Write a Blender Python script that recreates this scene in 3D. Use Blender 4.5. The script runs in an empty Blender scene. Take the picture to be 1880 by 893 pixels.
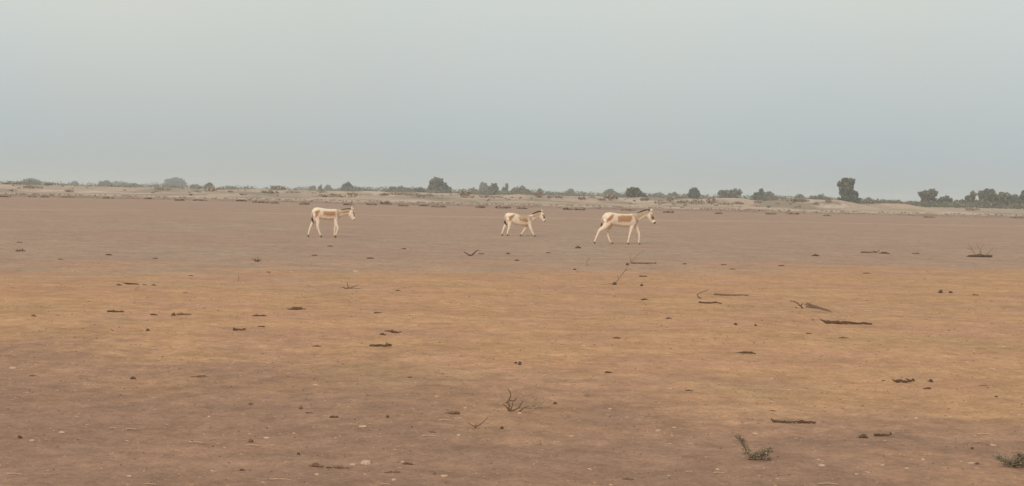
import bpy, math, random
import numpy as np
from mathutils import Vector, Matrix

S = bpy.context.scene
COL = S.collection
rad = math.radians

# ------------------------------------------------------------------ camera
CAM_H = 1.92
FPX = 2611.0                       # focal length in photo pixels (1880 wide)
cd = bpy.data.cameras.new("camera")
cam = bpy.data.objects.new("camera", cd)
COL.objects.link(cam)
cd.sensor_width = 36.0
cd.lens = FPX / 1880.0 * 36.0
cd.clip_start = 0.1
cd.clip_end = 20000.0
ROT = (Matrix.Rotation(rad(90.0 - 2.025), 3, 'X') @ Matrix.Rotation(rad(1.232), 3, 'Z'))
cam.matrix_world = Matrix.Translation((0, 0, CAM_H)) @ ROT.to_4x4()
S.camera = cam

# ------------------------------------------------------------------ light
TO_SUN = Vector((-0.42, -0.80, 0.54)).normalized()
sun_el = math.asin(TO_SUN.z)
sun_az = math.atan2(TO_SUN.x, TO_SUN.y)
W = bpy.data.worlds.new("World")
S.world = W
W.use_nodes = True
nt = W.node_tree
nt.nodes.clear()
w_out = nt.nodes.new("ShaderNodeOutputWorld")
w_bg = nt.nodes.new("ShaderNodeBackground")
sky = nt.nodes.new("ShaderNodeTexSky")
sky.sky_type = 'NISHITA'
sky.sun_disc = False
sky.sun_elevation = sun_el
sky.sun_rotation = sun_az
sky.air_density = 1.2
sky.dust_density = 6.0
w_mix = nt.nodes.new("ShaderNodeMix")             # clear-sky blue almost hidden by an even veil of dust haze
w_mix.data_type = 'RGBA'
w_mix.inputs[0].default_value = 0.92
w_tc = nt.nodes.new("ShaderNodeTexCoord")
w_sep = nt.nodes.new("ShaderNodeSeparateXYZ")
w_ramp = nt.nodes.new("ShaderNodeValToRGB")
els = w_ramp.color_ramp.elements
for i, (z, c) in enumerate(((0.0, (.505, .522, .500)), (.036, (.508, .565, .575)), (.075, (.576, .622, .618)), (.134, (.668, .702, .665)),
                            (.36, (.80, .825, .785)), (1.0, (.80, .825, .80)))):
    e = els[i] if i < 2 else els.new(z)
    e.position = z; e.color = (*c, 1)
w_veil = nt.nodes.new("ShaderNodeTexNoise")
w_veil.inputs['Scale'].default_value = 3.0
w_veil.inputs['Detail'].default_value = 3.0
w_map = nt.nodes.new("ShaderNodeMapRange")
w_map.inputs['From Min'].default_value = 0.3
w_map.inputs['From Max'].default_value = 0.7
w_map.inputs['To Min'].default_value = 9.75
w_map.inputs['To Max'].default_value = 10.25
w_sc = nt.nodes.new("ShaderNodeVectorMath"); w_sc.operation = 'SCALE'
w_bg.inputs['Strength'].default_value = 0.1
nt.links.new(w_tc.outputs['Generated'], w_sep.inputs[0])
nt.links.new(w_sep.outputs['Z'], w_ramp.inputs['Fac'])
nt.links.new(w_tc.outputs['Generated'], w_veil.inputs['Vector'])
nt.links.new(w_veil.outputs['Fac'], w_map.inputs['Value'])
nt.links.new(w_ramp.outputs['Color'], w_sc.inputs[0])
nt.links.new(w_map.outputs['Result'], w_sc.inputs['Scale'])
nt.links.new(sky.outputs['Color'], w_mix.inputs[6])
w_n2 = nt.nodes.new("ShaderNodeTexNoise"); w_n2.inputs['Scale'].default_value = 4.5; w_n2.inputs['Detail'].default_value = 4.0
w_m2 = nt.nodes.new("ShaderNodeMapRange"); w_m2.inputs['From Min'].default_value = 0.35; w_m2.inputs['From Max'].default_value = 0.65
w_c2 = nt.nodes.new("ShaderNodeMix"); w_c2.data_type = 'RGBA'
w_c2.inputs[6].default_value = (1.02, 1.0, 0.975, 1); w_c2.inputs[7].default_value = (0.975, 1.0, 1.03, 1)
w_mu = nt.nodes.new("ShaderNodeVectorMath"); w_mu.operation = 'MULTIPLY'
nt.links.new(w_tc.outputs['Generated'], w_n2.inputs['Vector'])
nt.links.new(w_n2.outputs['Fac'], w_m2.inputs['Value'])
nt.links.new(w_m2.outputs['Result'], w_c2.inputs[0])
nt.links.new(w_sc.outputs['Vector'], w_mu.inputs[0])
nt.links.new(w_c2.outputs[2], w_mu.inputs[1])
nt.links.new(w_mu.outputs['Vector'], w_mix.inputs[7])
nt.links.new(w_mix.outputs[2], w_bg.inputs['Color'])
nt.links.new(w_bg.outputs['Background'], w_out.inputs['Surface'])

sd = bpy.data.lights.new("sun", 'SUN')
sd.energy = 1.5
sd.angle = rad(14)
sd.color = (1.0, 0.95, 0.88)
sun = bpy.data.objects.new("sun", sd)
COL.objects.link(sun)
sun.rotation_euler = TO_SUN.to_track_quat('Z', 'Y').to_euler()
sun.location = (0, -30, 60)

S.view_settings.view_transform = 'Standard'
S.view_settings.look = 'None'
S.view_settings.exposure = 0.0
S.view_settings.gamma = 1.0
S.render.engine = 'CYCLES'
S.cycles.volume_bounces = 2
S.cycles.max_bounces = 6

# ------------------------------------------------------------------ helpers
rng = np.random.default_rng(7)
PERM = rng.permutation(512)
GR = rng.uniform(-1, 1, (512, 2))
GR /= np.linalg.norm(GR, axis=1)[:, None]


def gnoise(x, y):
    """2-D gradient noise on numpy arrays, about -0.7..0.7"""
    x = np.asarray(x, float); y = np.asarray(y, float)
    xi = np.floor(x).astype(int); yi = np.floor(y).astype(int)
    fx = x - xi; fy = y - yi
    u = fx * fx * fx * (fx * (fx * 6 - 15) + 10)
    v = fy * fy * fy * (fy * (fy * 6 - 15) + 10)

    def g(ix, iy, dx, dy):
        k = GR[PERM[(PERM[ix & 511] + iy) & 511]]
        return k[..., 0] * dx + k[..., 1] * dy
    a = g(xi, yi, fx, fy); b = g(xi + 1, yi, fx - 1, fy)
    c = g(xi, yi + 1, fx, fy - 1); d = g(xi + 1, yi + 1, fx - 1, fy - 1)
    return (a * (1 - u) + b * u) * (1 - v) + (c * (1 - u) + d * u) * v


def sstep(a, b, x):
    t = np.clip((x - a) / (b - a), 0, 1)
    return t * t * (3 - 2 * t)


MOUNDS = []                         # (x, y, height, radius x, radius y), spoil heaps of the far bank


def height(x, y):
    x = np.asarray(x, float); y = np.asarray(y, float)
    r = np.hypot(x, y)
    n0 = 1 - sstep(18, 45, r)
    n1 = 1 - sstep(60, 140, r)
    z = 0.014 * gnoise(x / 0.20, y / 0.20) * n0
    z = z + 0.026 * gnoise(x / 0.55 + 7, y / 0.55) * n0
    z = z + 0.012 * gnoise(x / 1.2 + 17, y / 1.2) * (1 - sstep(30, 80, r))
    z = z + 0.030 * gnoise(x / 2.6 + 3, y / 2.6 + 9) * n1
    z = z + 0.10 * gnoise(x / 17.0 + 31, y / 14.0 + 5) * (1 - sstep(150, 260, r))
    # low bank beyond the pan, fading out to the right
    bank = sstep(215, 300, y) * (1 - sstep(430, 560, y)) * (1 - sstep(62, 92, x))
    z = z + bank * (0.75 + 0.75 * gnoise(x / 26 + 3, y / 40 + 1) + 0.35 * gnoise(x / 7 + 13, y / 16))
    # step at the edge of the pan
    e = 199 + 6 * gnoise(x / 40 + 2, x * 0) + 2.5 * gnoise(x / 9 + 2, x * 0 + 4)
    z = z + 0.22 * sstep(-1.5, 2.5, y - e) * (1 - sstep(500, 700, y))
    for mx, my, mh, rx, ry in MOUNDS:
        q = ((x - mx) / rx) ** 2 + ((y - my) / ry) ** 2
        z = z + mh * np.exp(-q) * (1 + 0.35 * gnoise(x / 3 + mx, y / 3))
    return z


def h1(x, y):
    return float(height(np.array([x]), np.array([y]))[0])


def ray(px, py):
    return ROT @ Vector(((px - 940) / FPX, -(py - 446.5) / FPX, -1.0))


def at_dist(px, d):
    """ground point d metres away in the compass direction of photo column px (taken at the horizon)"""
    py = 334 + 0.0215 * px
    v = ray(px, py)
    k = d / v.y
    return Vector((v.x * k, d, h1(v.x * k, d)))


def on_ground(px, py):
    v = ray(px, py)
    z = 0.0
    for _ in range(6):
        k = (z - CAM_H) / v.z
        x, y = v.x * k, v.y * k
        z = h1(x, y)
    return Vector((x, y, z))


for px, d, mh, rx, ry in ((1425, 262, 0.9, 4.5, 7), (1535, 255, 1.35, 4.2, 8), (1640, 262, 0.9, 6.5, 8), (1490, 290, 0.8, 6, 8),
                          (960, 300, 0.9, 5, 9), (1205, 300, 0.6, 8, 9), (700, 310, .6, 9, 9), (1330, 290, .7, 8, 8)):
    v = ray(px, 334 + 0.0215 * px)
    MOUNDS.append((v.x / v.y * d, d, mh, rx, ry))


def mesh_obj(name, verts, faces, mat, parent=None, smooth=False, colors=None):
    me = bpy.data.meshes.new(name)
    me.from_pydata([tuple(v) for v in verts], [], [tuple(f) for f in faces])
    me.update()
    if colors is not None:
        a = me.color_attributes.new("tint", 'FLOAT_COLOR', 'POINT')
        c = np.ones((len(verts), 4), np.float32); c[:, :3] = colors
        a.data.foreach_set("color", c.ravel())
    if smooth:
        me.polygons.foreach_set("use_smooth", [True] * len(me.polygons))
    if mat:
        me.materials.append(mat)
    o = bpy.data.objects.new(name, me)
    COL.objects.link(o)
    if parent:
        o.parent = parent
    return o


def tag(o, label=None, cat=None, group=None, kind=None):
    if label: o["label"] = label
    if cat: o["category"] = cat
    if group: o["group"] = group
    if kind: o["kind"] = kind
    return o


def empty(name, loc, label, cat, group=None, rz=0.0):
    o = bpy.data.objects.new(name, None)
    o.empty_display_size = 0.2
    COL.objects.link(o)
    o.location = loc
    o.rotation_euler = (0, 0, rz)
    return tag(o, label, cat, group)


def new_mat(name):
    m = bpy.data.materials.new(name)
    m.use_nodes = True
    n = m.node_tree.nodes
    return m, n, m.node_tree.links, n["Principled BSDF"]


def tint_mat(name, rough=0.9, scale=30.0, var=0.18, bump=0.0, base=None, trans=0.0):
    """principled material: vertex tint (or a base colour) broken up by a little noise"""
    m, n, l, p = new_mat(name)
    p.inputs['Roughness'].default_value = rough
    p.inputs['Specular IOR Level'].default_value = 0.15
    tc = n.new("ShaderNodeTexCoord")
    no = n.new("ShaderNodeTexNoise")
    no.inputs['Scale'].default_value = scale
    no.inputs['Detail'].default_value = 4
    l.new(tc.outputs['Object'], no.inputs['Vector'])
    mr = n.new("ShaderNodeMapRange")
    mr.inputs['From Min'].default_value = 0.3; mr.inputs['From Max'].default_value = 0.7
    mr.inputs['To Min'].default_value = 1 - var; mr.inputs['To Max'].default_value = 1 + var
    l.new(no.outputs['Fac'], mr.inputs['Value'])
    mx = n.new("ShaderNodeVectorMath"); mx.operation = 'SCALE'
    l.new(mr.outputs['Result'], mx.inputs['Scale'])
    if base is None:
        at = n.new("ShaderNodeAttribute"); at.attribute_name = "tint"
        l.new(at.outputs['Color'], mx.inputs[0])
    else:
        mx.inputs[0].default_value = base
    l.new(mx.outputs['Vector'], p.inputs['Base Color'])
    if bump:
        b = n.new("ShaderNodeBump"); b.inputs['Strength'].default_value = bump; b.inputs['Distance'].default_value = 0.01
        l.new(no.outputs['Fac'], b.inputs['Height']); l.new(b.outputs['Normal'], p.inputs['Normal'])
    return m


# ------------------------------------------------------------------ ground
def steps(a, b, f):
    out = [a]
    while out[-1] < b:
        out.append(out[-1] + f(out[-1]))
    return out


xp = steps(0.0, 140.0, lambda x: min(2.0, 0.055 + 0.026 * max(0, x - 4.2)))
q = xp[-1]
while q < 2500:
    q += max(2.5, 0.14 * (q - 120)); xp.append(q)
xs = np.array([-v for v in xp[:0:-1]] + xp)
yp = steps(8.0, 470.0, lambda y: min(2.6, 0.04 + 0.0115 * (y - 8.0)))
q = yp[-1]
while q < 2500:
    q += max(3.0, 0.12 * (q - 440)); yp.append(q)
yb = []
q = 8.0
while q > -2500:
    q -= max(0.5, 0.16 * abs(8 - q)); yb.append(q)
ys = np.array(yb[::-1] + yp)
GX, GY = np.meshgrid(xs, ys)
GZ = height(GX, GY)
nx, ny = len(xs), len(ys)
V = np.stack([GX.ravel(), GY.ravel(), GZ.ravel()], 1).astype(np.float32)
ii = (np.arange(ny - 1)[:, None] * nx + np.arange(nx - 1)[None, :]).ravel()
F = np.stack([ii, ii + 1, ii + nx + 1, ii + nx], 1).astype(np.int32)
gm = bpy.data.meshes.new("ground")
gm.vertices.add(len(V)); gm.vertices.foreach_set("co", V.ravel())
gm.loops.add(F.size); gm.loops.foreach_set("vertex_index", F.ravel())
gm.polygons.add(len(F)); gm.polygons.foreach_set("loop_start", np.arange(0, F.size, 4, dtype=np.int32))
gm.polygons.foreach_set("use_smooth", np.ones(len(F), bool))
gm.update(calc_edges=True); gm.validate()
ground = bpy.data.objects.new("ground", gm)
COL.objects.link(ground)
tag(ground, "flat dry plain with a golden band of dead grass between bare brown soil", None, None, "structure")

m, n, l, p = new_mat("dry_soil")
p.inputs['Roughness'].default_value = 1.0
p.inputs['Specular IOR Level'].default_value = 0.05
tc = n.new("ShaderNodeTexCoord")
sep = n.new("ShaderNodeSeparateXYZ")
l.new(tc.outputs['Object'], sep.inputs[0])


def noise(scale, detail=3.0, rough=0.55, off=0.0, sx=1.0, sy=1.0):
    mp = n.new("ShaderNodeMapping"); mp.inputs['Location'].default_value = (off, off * 0.7, 0)
    mp.inputs['Scale'].default_value = (sx, sy, 1)
    l.new(tc.outputs['Object'], mp.inputs['Vector'])
    t = n.new("ShaderNodeTexNoise"); t.inputs['Scale'].default_value = scale
    t.inputs['Detail'].default_value = detail; t.inputs['Roughness'].default_value = rough
    l.new(mp.outputs['Vector'], t.inputs['Vector'])
    return t.outputs['Fac']


def math_(op, a, b=None, c=None):
    t = n.new("ShaderNodeMath"); t.operation = op
    for i, v in enumerate((a, b, c)):
        if v is None: continue
        if isinstance(v, (int, float)): t.inputs[i].default_value = v
        else: l.new(v, t.inputs[i])
    return t.outputs[0]


def smooth(v, a, b, lo=0.0, hi=1.0):
    t = n.new("ShaderNodeMapRange"); t.interpolation_type = 'SMOOTHSTEP'
    t.inputs['From Min'].default_value = a; t.inputs['From Max'].default_value = b
    t.inputs['To Min'].default_value = lo; t.inputs['To Max'].default_value = hi
    l.new(v, t.inputs['Value'])
    return t.outputs['Result']


def mixc(f, a, b):
    t = n.new("ShaderNodeMix"); t.data_type = 'RGBA'
    if isinstance(f, (int, float)): t.inputs[0].default_value = f
    else: l.new(f, t.inputs[0])
    for i, v in ((6, a), (7, b)):
        if isinstance(v, tuple): t.inputs[i].default_value = (*v, 1)
        else: l.new(v, t.inputs[i])
    return t.outputs[2]


X, Y = sep.outputs[0], sep.outputs[1]
n_big = noise(0.11, 4, 0.6, 11.0)
n_mid = noise(0.55, 4, 0.6, 3.0)
n_fin = noise(3.2, 5, 0.65, 5.0)
n_grit = noise(26.0, 4, 0.7, 1.0)
n_str = noise(0.9, 4, 0.6, 21.0, 0.35, 1.6)
GREY_TAN = (0.372, 0.256, 0.180)
MAUVE = (0.366, 0.238, 0.172)
OCHRE = (0.468, 0.265, 0.142)
ROSE = (0.448, 0.246, 0.152)
BROWN = (0.306, 0.182, 0.122)
PALE = (0.462, 0.338, 0.242)
# where the belt of dead ochre grass lies: its far and near edge, both ragged
far_edge = math_('ADD', math_('MULTIPLY_ADD', X, 0.40, 35.2), math_('ADD', math_('MULTIPLY_ADD', n_mid, 22.0, -11.0), math_('MULTIPLY_ADD', n_big, 24.0, -12.0)))
f_far = smooth(math_('ADD', math_('SUBTRACT', Y, far_edge), math_('ADD', math_('MULTIPLY_ADD', n_fin, 6.0, -3.0), math_('MULTIPLY_ADD', n_str, 8.0, -4.0))), -5.5, 7.0)
near_edge = math_('ADD', math_('MULTIPLY_ADD', X, -0.42, 14.0), math_('MULTIPLY_ADD', n_mid, 9.0, -4.5))
f_near = smooth(math_('ADD', math_('SUBTRACT', Y, near_edge), math_('MULTIPLY_ADD', n_fin, 3.0, -1.5)), -3.4, 3.0)
c_far = mixc(smooth(n_big, 0.38, 0.62), GREY_TAN, MAUVE)
c_far = mixc(smooth(math_('ADD', Y, math_('MULTIPLY_ADD', n_big, 60.0, -30.0)), 75.0, 150.0), c_far, MAUVE)
c_mid = mixc(smooth(n_mid, 0.44, 0.72), OCHRE, ROSE)
c_mid = mixc(smooth(noise(0.30, 3, 0.6, 61.0), 0.50, 0.66, 0.0, 0.7), c_mid, ROSE)
c_mid = mixc(smooth(noise(0.42, 4, 0.6, 83.0), 0.54, 0.70, 0.0, 0.55), c_mid, (0.400, 0.262, 0.138))
c = mixc(f_far, c_mid, c_far)
c = mixc(f_near, mixc(smooth(noise(0.5, 4, 0.6, 47.0), 0.45, 0.68, 0.0, 0.6), BROWN, (0.372, 0.212, 0.132)), c)
# pale trampled track across the pan
trk = math_('ADD', math_('MULTIPLY_ADD', X, 0.25, 110.0), math_('MULTIPLY_ADD', n_big, 12.0, -6.0))
trk = math_('ABSOLUTE', math_('SUBTRACT', Y, trk))
c = mixc(smooth(trk, 1.0, 3.5, 0.42, 0.0), c, PALE)
# paler bank beyond the pan with patches of dead grass
f_bank = smooth(math_('ADD', Y, math_('MULTIPLY_ADD', n_mid, 14.0, -7.0)), 197.0, 206.0)
c_bank = mixc(smooth(noise(0.16, 5, 0.65, 40.0, 0.6, 0.25), 0.42, 0.62), PALE, (0.345, 0.258, 0.186))
c_bank = mixc(smooth(noise(0.10, 4, 0.6, 70.0, 0.9, 0.35), 0.50, 0.58, 0.0, 0.8), c_bank, (0.255, 0.195, 0.138))
c_bank = mixc(smooth(noise(0.13, 4, 0.6, 95.0, 0.7, 0.30), 0.56, 0.63, 0.0, 0.8), c_bank, (0.56, 0.435, 0.330))
lip = math_('ADD', Y, math_('MULTIPLY_ADD', n_mid, 14.0, -7.0))
c = mixc(math_('MULTIPLY', smooth(lip, 176.0, 194.0), smooth(noise(0.12, 3, 0.6, 15.0), 0.38, 0.58, 0.25, 0.9)), c, (0.262, 0.172, 0.126))
c = mixc(f_bank, c, c_bank)
c = mixc(math_('MULTIPLY', smooth(lip, 200.0, 206.0), smooth(lip, 216.0, 226.0, 0.85, 0.0)), c, (0.51, 0.382, 0.282))
# mottling
v = n.new("ShaderNodeVectorMath"); v.operation = 'SCALE'
l.new(c, v.inputs[0])
k = math_('MULTIPLY', smooth(n_fin, 0.25, 0.75, 0.86, 1.14), smooth(n_str, 0.25, 0.75, 0.93, 1.07))
k = math_('MULTIPLY', k, smooth(noise(0.75, 4, 0.62, 53.0), 0.30, 0.70, 0.91, 1.08))
k = math_('MULTIPLY', k, smooth(noise(8.5, 4, 0.65, 33.0), 0.28, 0.72, 0.91, 1.09))
k = math_('MULTIPLY', k, smooth(n_grit, 0.25, 0.75, 0.84, 1.16))
l.new(k, v.inputs['Scale'])
l.new(v.outputs['Vector'], p.inputs['Base Color'])
b1 = n.new("ShaderNodeBump"); b1.inputs['Strength'].default_value = 0.8; b1.inputs['Distance'].default_value = 0.03
l.new(math_('ADD', math_('MULTIPLY', n_fin, 1.0), math_('MULTIPLY', n_grit, 0.35)), b1.inputs['Height'])
l.new(b1.outputs['Normal'], p.inputs['Normal'])
gm.materials.append(m)

# ------------------------------------------------------------------ wild asses
coat = tint_mat("short_coat", 0.85, 38.0, 0.08)
m_mane = tint_mat("mane_hair", 0.9, 60.0, 0.25, base=(0.075, 0.048, 0.032))
m_hoof = tint_mat("hoof_horn", 0.6, 40.0, 0.2, base=(0.13, 0.095, 0.07))
m_eye = tint_mat("eye_dark", 0.2, 10.0, 0.05, base=(0.012, 0.009, 0.008))
CREAM = np.array((0.80, 0.632, 0.492)); SADDLE = np.array((0.37, 0.200, 0.100)); FAWN = np.array((0.40, 0.285, 0.185))
DARK = np.array((0.085, 0.06, 0.045)); BROWN_FACE = np.array((0.17, 0.095, 0.05))


def loft(rings, y0=0.0, nseg=14):
    """closed tube: rings = (x, z, half thickness in the xz plane, half width in y, y offset)"""
    P = [np.array(r[:2], float) for r in rings]
    verts, faces = [], []
    # rounded caps
    def tangent(i):
        a = P[max(i - 1, 0)]; b = P[min(i + 1, len(P) - 1)]
        t = b - a
        return t / (np.linalg.norm(t) + 1e-9)
    full = []
    r0 = rings[0]; t0 = tangent(0)
    full.append((P[0] - t0 * r0[2] * 0.30, t0, r0[2] * 0.62, r0[3] * 0.62, r0[4]))
    for i, r in enumerate(rings):
        full.append((P[i], tangent(i), r[2], r[3], r[4]))
    r1 = rings[-1]; t1 = tangent(len(P) - 1)
    full.append((P[-1] + t1 * r1[2] * 0.30, t1, r1[2] * 0.62, r1[3] * 0.62, r1[4]))
    for c, t, hh, hw, yo in full:
        nrm = np.array((-t[1], t[0]))
        for j in range(nseg):
            a = 2 * math.pi * j / nseg
            q = c + nrm * hh * math.cos(a)
            verts.append((q[0], yo + hw * math.sin(a), q[1]))
    m_ = len(full)
    for i in range(m_ - 1):
        for j in range(nseg):
            k2 = (j + 1) % nseg
            faces.append((i * nseg + j, i * nseg + k2, (i + 1) * nseg + k2, (i + 1) * nseg + j))
    faces.append(tuple(range(nseg))[::-1])
    faces.append(tuple(range((m_ - 1) * nseg, m_ * nseg)))
    return verts, faces


def poly_sdf(poly, x, z):
    poly = np.array(poly, float)
    d = np.full(x.shape, 1e9); inside = np.zeros(x.shape, bool)
    for i in range(len(poly)):
        a, b = poly[i], poly[(i + 1) % len(poly)]
        e = b - a
        t = np.clip(((x - a[0]) * e[0] + (z - a[1]) * e[1]) / (e @ e + 1e-9), 0, 1)
        d = np.minimum(d, np.hypot(x - a[0] - t * e[0], z - a[1] - t * e[1]))
        cnd = ((a[1] > z) != (b[1] > z)) & (x < (b[0] - a[0]) * (z - a[1]) / (b[1] - a[1] + 1e-12) + a[0])
        inside ^= cnd
    return np.where(inside, -d, d)


def make_ass(spec, loc, label, rz=0.0):
    s, x0, g = spec['s'], spec['x0'], spec['ground']
    wk = spec.get('wide', 1.0)

    def L(c): return ((c[0] - x0) / s, (g - c[1]) / s)
    vs, fs = [], []

    def add(rings):
        v_, f_ = loft(rings)
        o = len(vs)
        vs.extend(v_); fs.extend([tuple(i + o for i in f) for f in f_])
    add([(*L((x, cy)), h / s, w * wk, 0.0) for x, cy, h, w in spec['torso']])
    add([(*L((x, cy)), h * (1.0 + .13 * min(i, 2) / 2) / s, w * 1.08 * wk, 0.0) for i, (x, cy, h, w) in enumerate(spec['neck'])])
    add([(*L((x, cy)), h * 1.10 / s, w * 1.1 * wk, 0.0) for x, cy, h, w in spec['head']])
    hooves = []
    for side, front, path in spec['legs']:
        yo = side * (0.105 if front else 0.125) * wk
        nring = len(path)
        rings = []
        for i, (x, cy, h) in enumerate(path):
            hw = min(h / s * (0.78 if i < 2 else 0.92), 0.115)
            rings.append((*L((x, cy)), h * (1.0 if i < 2 else 1.13) / s, hw, yo * (1.0 if i > 1 else 0.85)))
        add(rings)
        hooves.append((L(path[-1][:2]), L(path[-2][:2]), path[-1][2] / s, yo))
    root = empty("wild_ass", loc, label, "wild ass", "wild asses walking across the plain", rz)
    tmp = mesh_obj("body", vs, fs, None)
    rm = tmp.modifiers.new("r", 'REMESH'); rm.mode = 'VOXEL'; rm.voxel_size = 0.0125; rm.use_smooth_shade = True
    sm = tmp.modifiers.new("s", 'SMOOTH'); sm.factor = 0.5; sm.iterations = 7
    dg = bpy.context.evaluated_depsgraph_get()
    me = bpy.data.meshes.new_from_object(tmp.evaluated_get(dg))
    old = tmp.data
    tmp.modifiers.clear()
    tmp.data = me
    bpy.data.meshes.remove(old)
    me.name = "body"
    co = np.empty(len(me.vertices) * 3); me.vertices.foreach_get("co", co); co = co.reshape(-1, 3)
    cx = co[:, 0] * s + x0; cz = g - co[:, 2] * s           # back in drawing units
    wob = 11.0 * gnoise(co[:, 0] * 14, co[:, 2] * 14 + co[:, 1] * 9) + 6.0 * gnoise(co[:, 0] * 45, co[:, 2] * 45)
    col = np.tile(CREAM, (len(co), 1))
    for kind, poly, soft in spec['patches']:
        d = poly_sdf(poly, cx, cz) + wob
        a = (1 - sstep(-soft * 1.7, soft * 1.9, d))[:, None]
        a = a * (0.4 if kind == 'wash' else 1.0)
        col = col * (1 - a) + {'wash': FAWN * 1.1, 'saddle': SADDLE, 'fawn': FAWN, 'dark': DARK, 'face': BROWN_FACE}[kind] * a
    a = (0.75 * (1 - sstep(0.03, 0.15, co[:, 2])))[:, None]
    col = col * (1 - a) + FAWN * 0.9 * a                     # dusty pasterns
    ca = me.color_attributes.new("tint", 'FLOAT_COLOR', 'POINT')
    c4 = np.ones((len(co), 4), np.float32); c4[:, :3] = col
    ca.data.foreach_set("color", c4.ravel())
    me.polygons.foreach_set("use_smooth", [True] * len(me.polygons))
    me.materials.append(coat)
    tmp.parent = root
    # mane: a stiff crest of hair tufts
    R = random.Random(3)
    mv, mf = [], []
    pts = [np.array(L(c)) for c in spec['mane']]
    seg = 46
    tot = len(pts) - 1
    for i in range(seg):
        t = i / (seg - 1) * tot
        k_ = min(int(t), tot - 1); f_ = t - k_
        q0 = pts[k_] * (1 - f_) + pts[k_ + 1] * f_
        tg = pts[k_ + 1] - pts[k_]; tg = tg / np.linalg.norm(tg); up = np.array((-tg[1], tg[0]))
        for yo in (-0.012, 0.0, 0.012):
            hgt = (0.05 + 0.022 * R.random()) * (0.55 + 0.9 * math.sin(math.pi * (0.12 + 0.8 * i / seg)) * 0.5) * spec.get('manek', 1.0)
            base = q0 - up * 0.025
            tip = q0 + up * hgt + tg * R.uniform(-0.012, 0.016)
            w = 0.011
            o = len(mv)
            mv += [(base[0] - tg[0] * w, yo - 0.008, base[1] - tg[1] * w), (base[0] + tg[0] * w, yo - 0.008, base[1] + tg[1] * w),
                   (base[0] + tg[0] * w, yo + 0.008, base[1] + tg[1] * w), (base[0] - tg[0] * w, yo + 0.008, base[1] - tg[1] * w),
                   (tip[0] - tg[0] * w * .7, yo, tip[1] - tg[1] * w * .7), (tip[0] + tg[0] * w * .7, yo, tip[1] + tg[1] * w * .7)]
            mf += [(o, o + 1, o + 5, o + 4), (o + 2, o + 3, o + 4, o + 5), (o + 1, o + 2, o + 5), (o + 3, o, o + 4)]
    mesh_obj("mane", mv, mf, m_mane, root)
    # tail with a dark tuft
    tl = spec['tail']
    tv, tf = loft([(*L(c[:2]), c[2] / s, c[2] / s, 0.02 * i / 3) for i, c in enumerate(tl[:-2])], nseg=8)
    tc_ = np.tile(CREAM * 0.8, (len(tv), 1))
    to = mesh_obj("tail", tv, tf, coat, root, True, tc_)
    uv, uf = loft([(*L(c[:2]), c[2] / s, c[2] / s * 0.8, 0.02) for c in tl[-3:]], nseg=8)
    mesh_obj("tail_tuft", uv, uf, m_mane, to, True)
    # ears
    for sgn, (bx, bz), (tx, tz) in spec['ears']:
        b_ = np.array(L((bx, bz))); t_ = np.array(L((tx, tz)))
        ring = [(0, .018), (.3, .034), (.6, .030), (.85, .016), (1, .003)]
        ev, ef = [], []
        ax = t_ - b_; ln = np.linalg.norm(ax); ax /= ln; nr = np.array((-ax[1], ax[0]))
        for f_, r_ in ring:
            cpt = b_ + ax * ln * f_
            for j in range(8):
                an = 2 * math.pi * j / 8
                qx = cpt + nr * r_ * 0.75 * math.cos(an)
                ev.append((qx[0], sgn * (0.045 + 0.035 * f_) + r_ * math.sin(an), qx[1]))
        for i in range(len(ring) - 1):
            for j in range(8):
                ef.append((i * 8 + j, i * 8 + (j + 1) % 8, (i + 1) * 8 + (j + 1) % 8, (i + 1) * 8 + j))
        cc = np.tile(CREAM * 0.92, (len(ev), 1)); cc[-16:] = FAWN * .8
        mesh_obj("ear", ev, ef, coat, root, True, cc)
    # eyes
    ex, ez = L(spec['eye'])
    for sgn in (-1, 1):
        ev, ef = [], []
        for i in range(1, 5):
            for j in range(8):
                a1 = math.pi * i / 5; a2 = 2 * math.pi * j / 8
                ev.append((ex + .024 * math.sin(a1) * math.cos(a2), sgn * .070 * wk + .013 * math.sin(a1) * math.sin(a2), ez + .021 * math.cos(a1)))
        for i in range(3):
            for j in range(8):
                ef.append((i * 8 + j, i * 8 + (j + 1) % 8, i * 8 + 8 + (j + 1) % 8, i * 8 + 8 + j))
        ef += [tuple(range(8)), tuple(range(24, 32))]
        mesh_obj("eye", ev, ef, m_eye, root, True)
    # hooves
    for (hx, hz), (px_, pz_), r_, yo in hooves:
        dv = np.array((hx - px_, hz - pz_)); dv /= np.linalg.norm(dv) + 1e-9
        bot = max(hz - 0.030, 0.0)
        if hz < 0.06: bot = 0.0
        hv = []
        for f_, k_ in ((0, .8), (.5, 1.0), (1, 1.15)):
            zc = (hz + 0.035) * (1 - f_) + bot * f_
            xc = hx + 0.02 * f_
            for j in range(10):
                an = 2 * math.pi * j / 10
                hv.append((xc + r_ * 1.12 * k_ * math.cos(an), yo + r_ * 1.05 * k_ * math.sin(an), zc))
        hf = [(i * 10 + j, i * 10 + (j + 1) % 10, i * 10 + 10 + (j + 1) % 10, i * 10 + 10 + j) for i in range(2) for j in range(10)]
        hf += [tuple(range(10)), tuple(range(20, 30))]
        mesh_obj("hoof", hv, hf, m_hoof, root, True)
    return root


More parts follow.
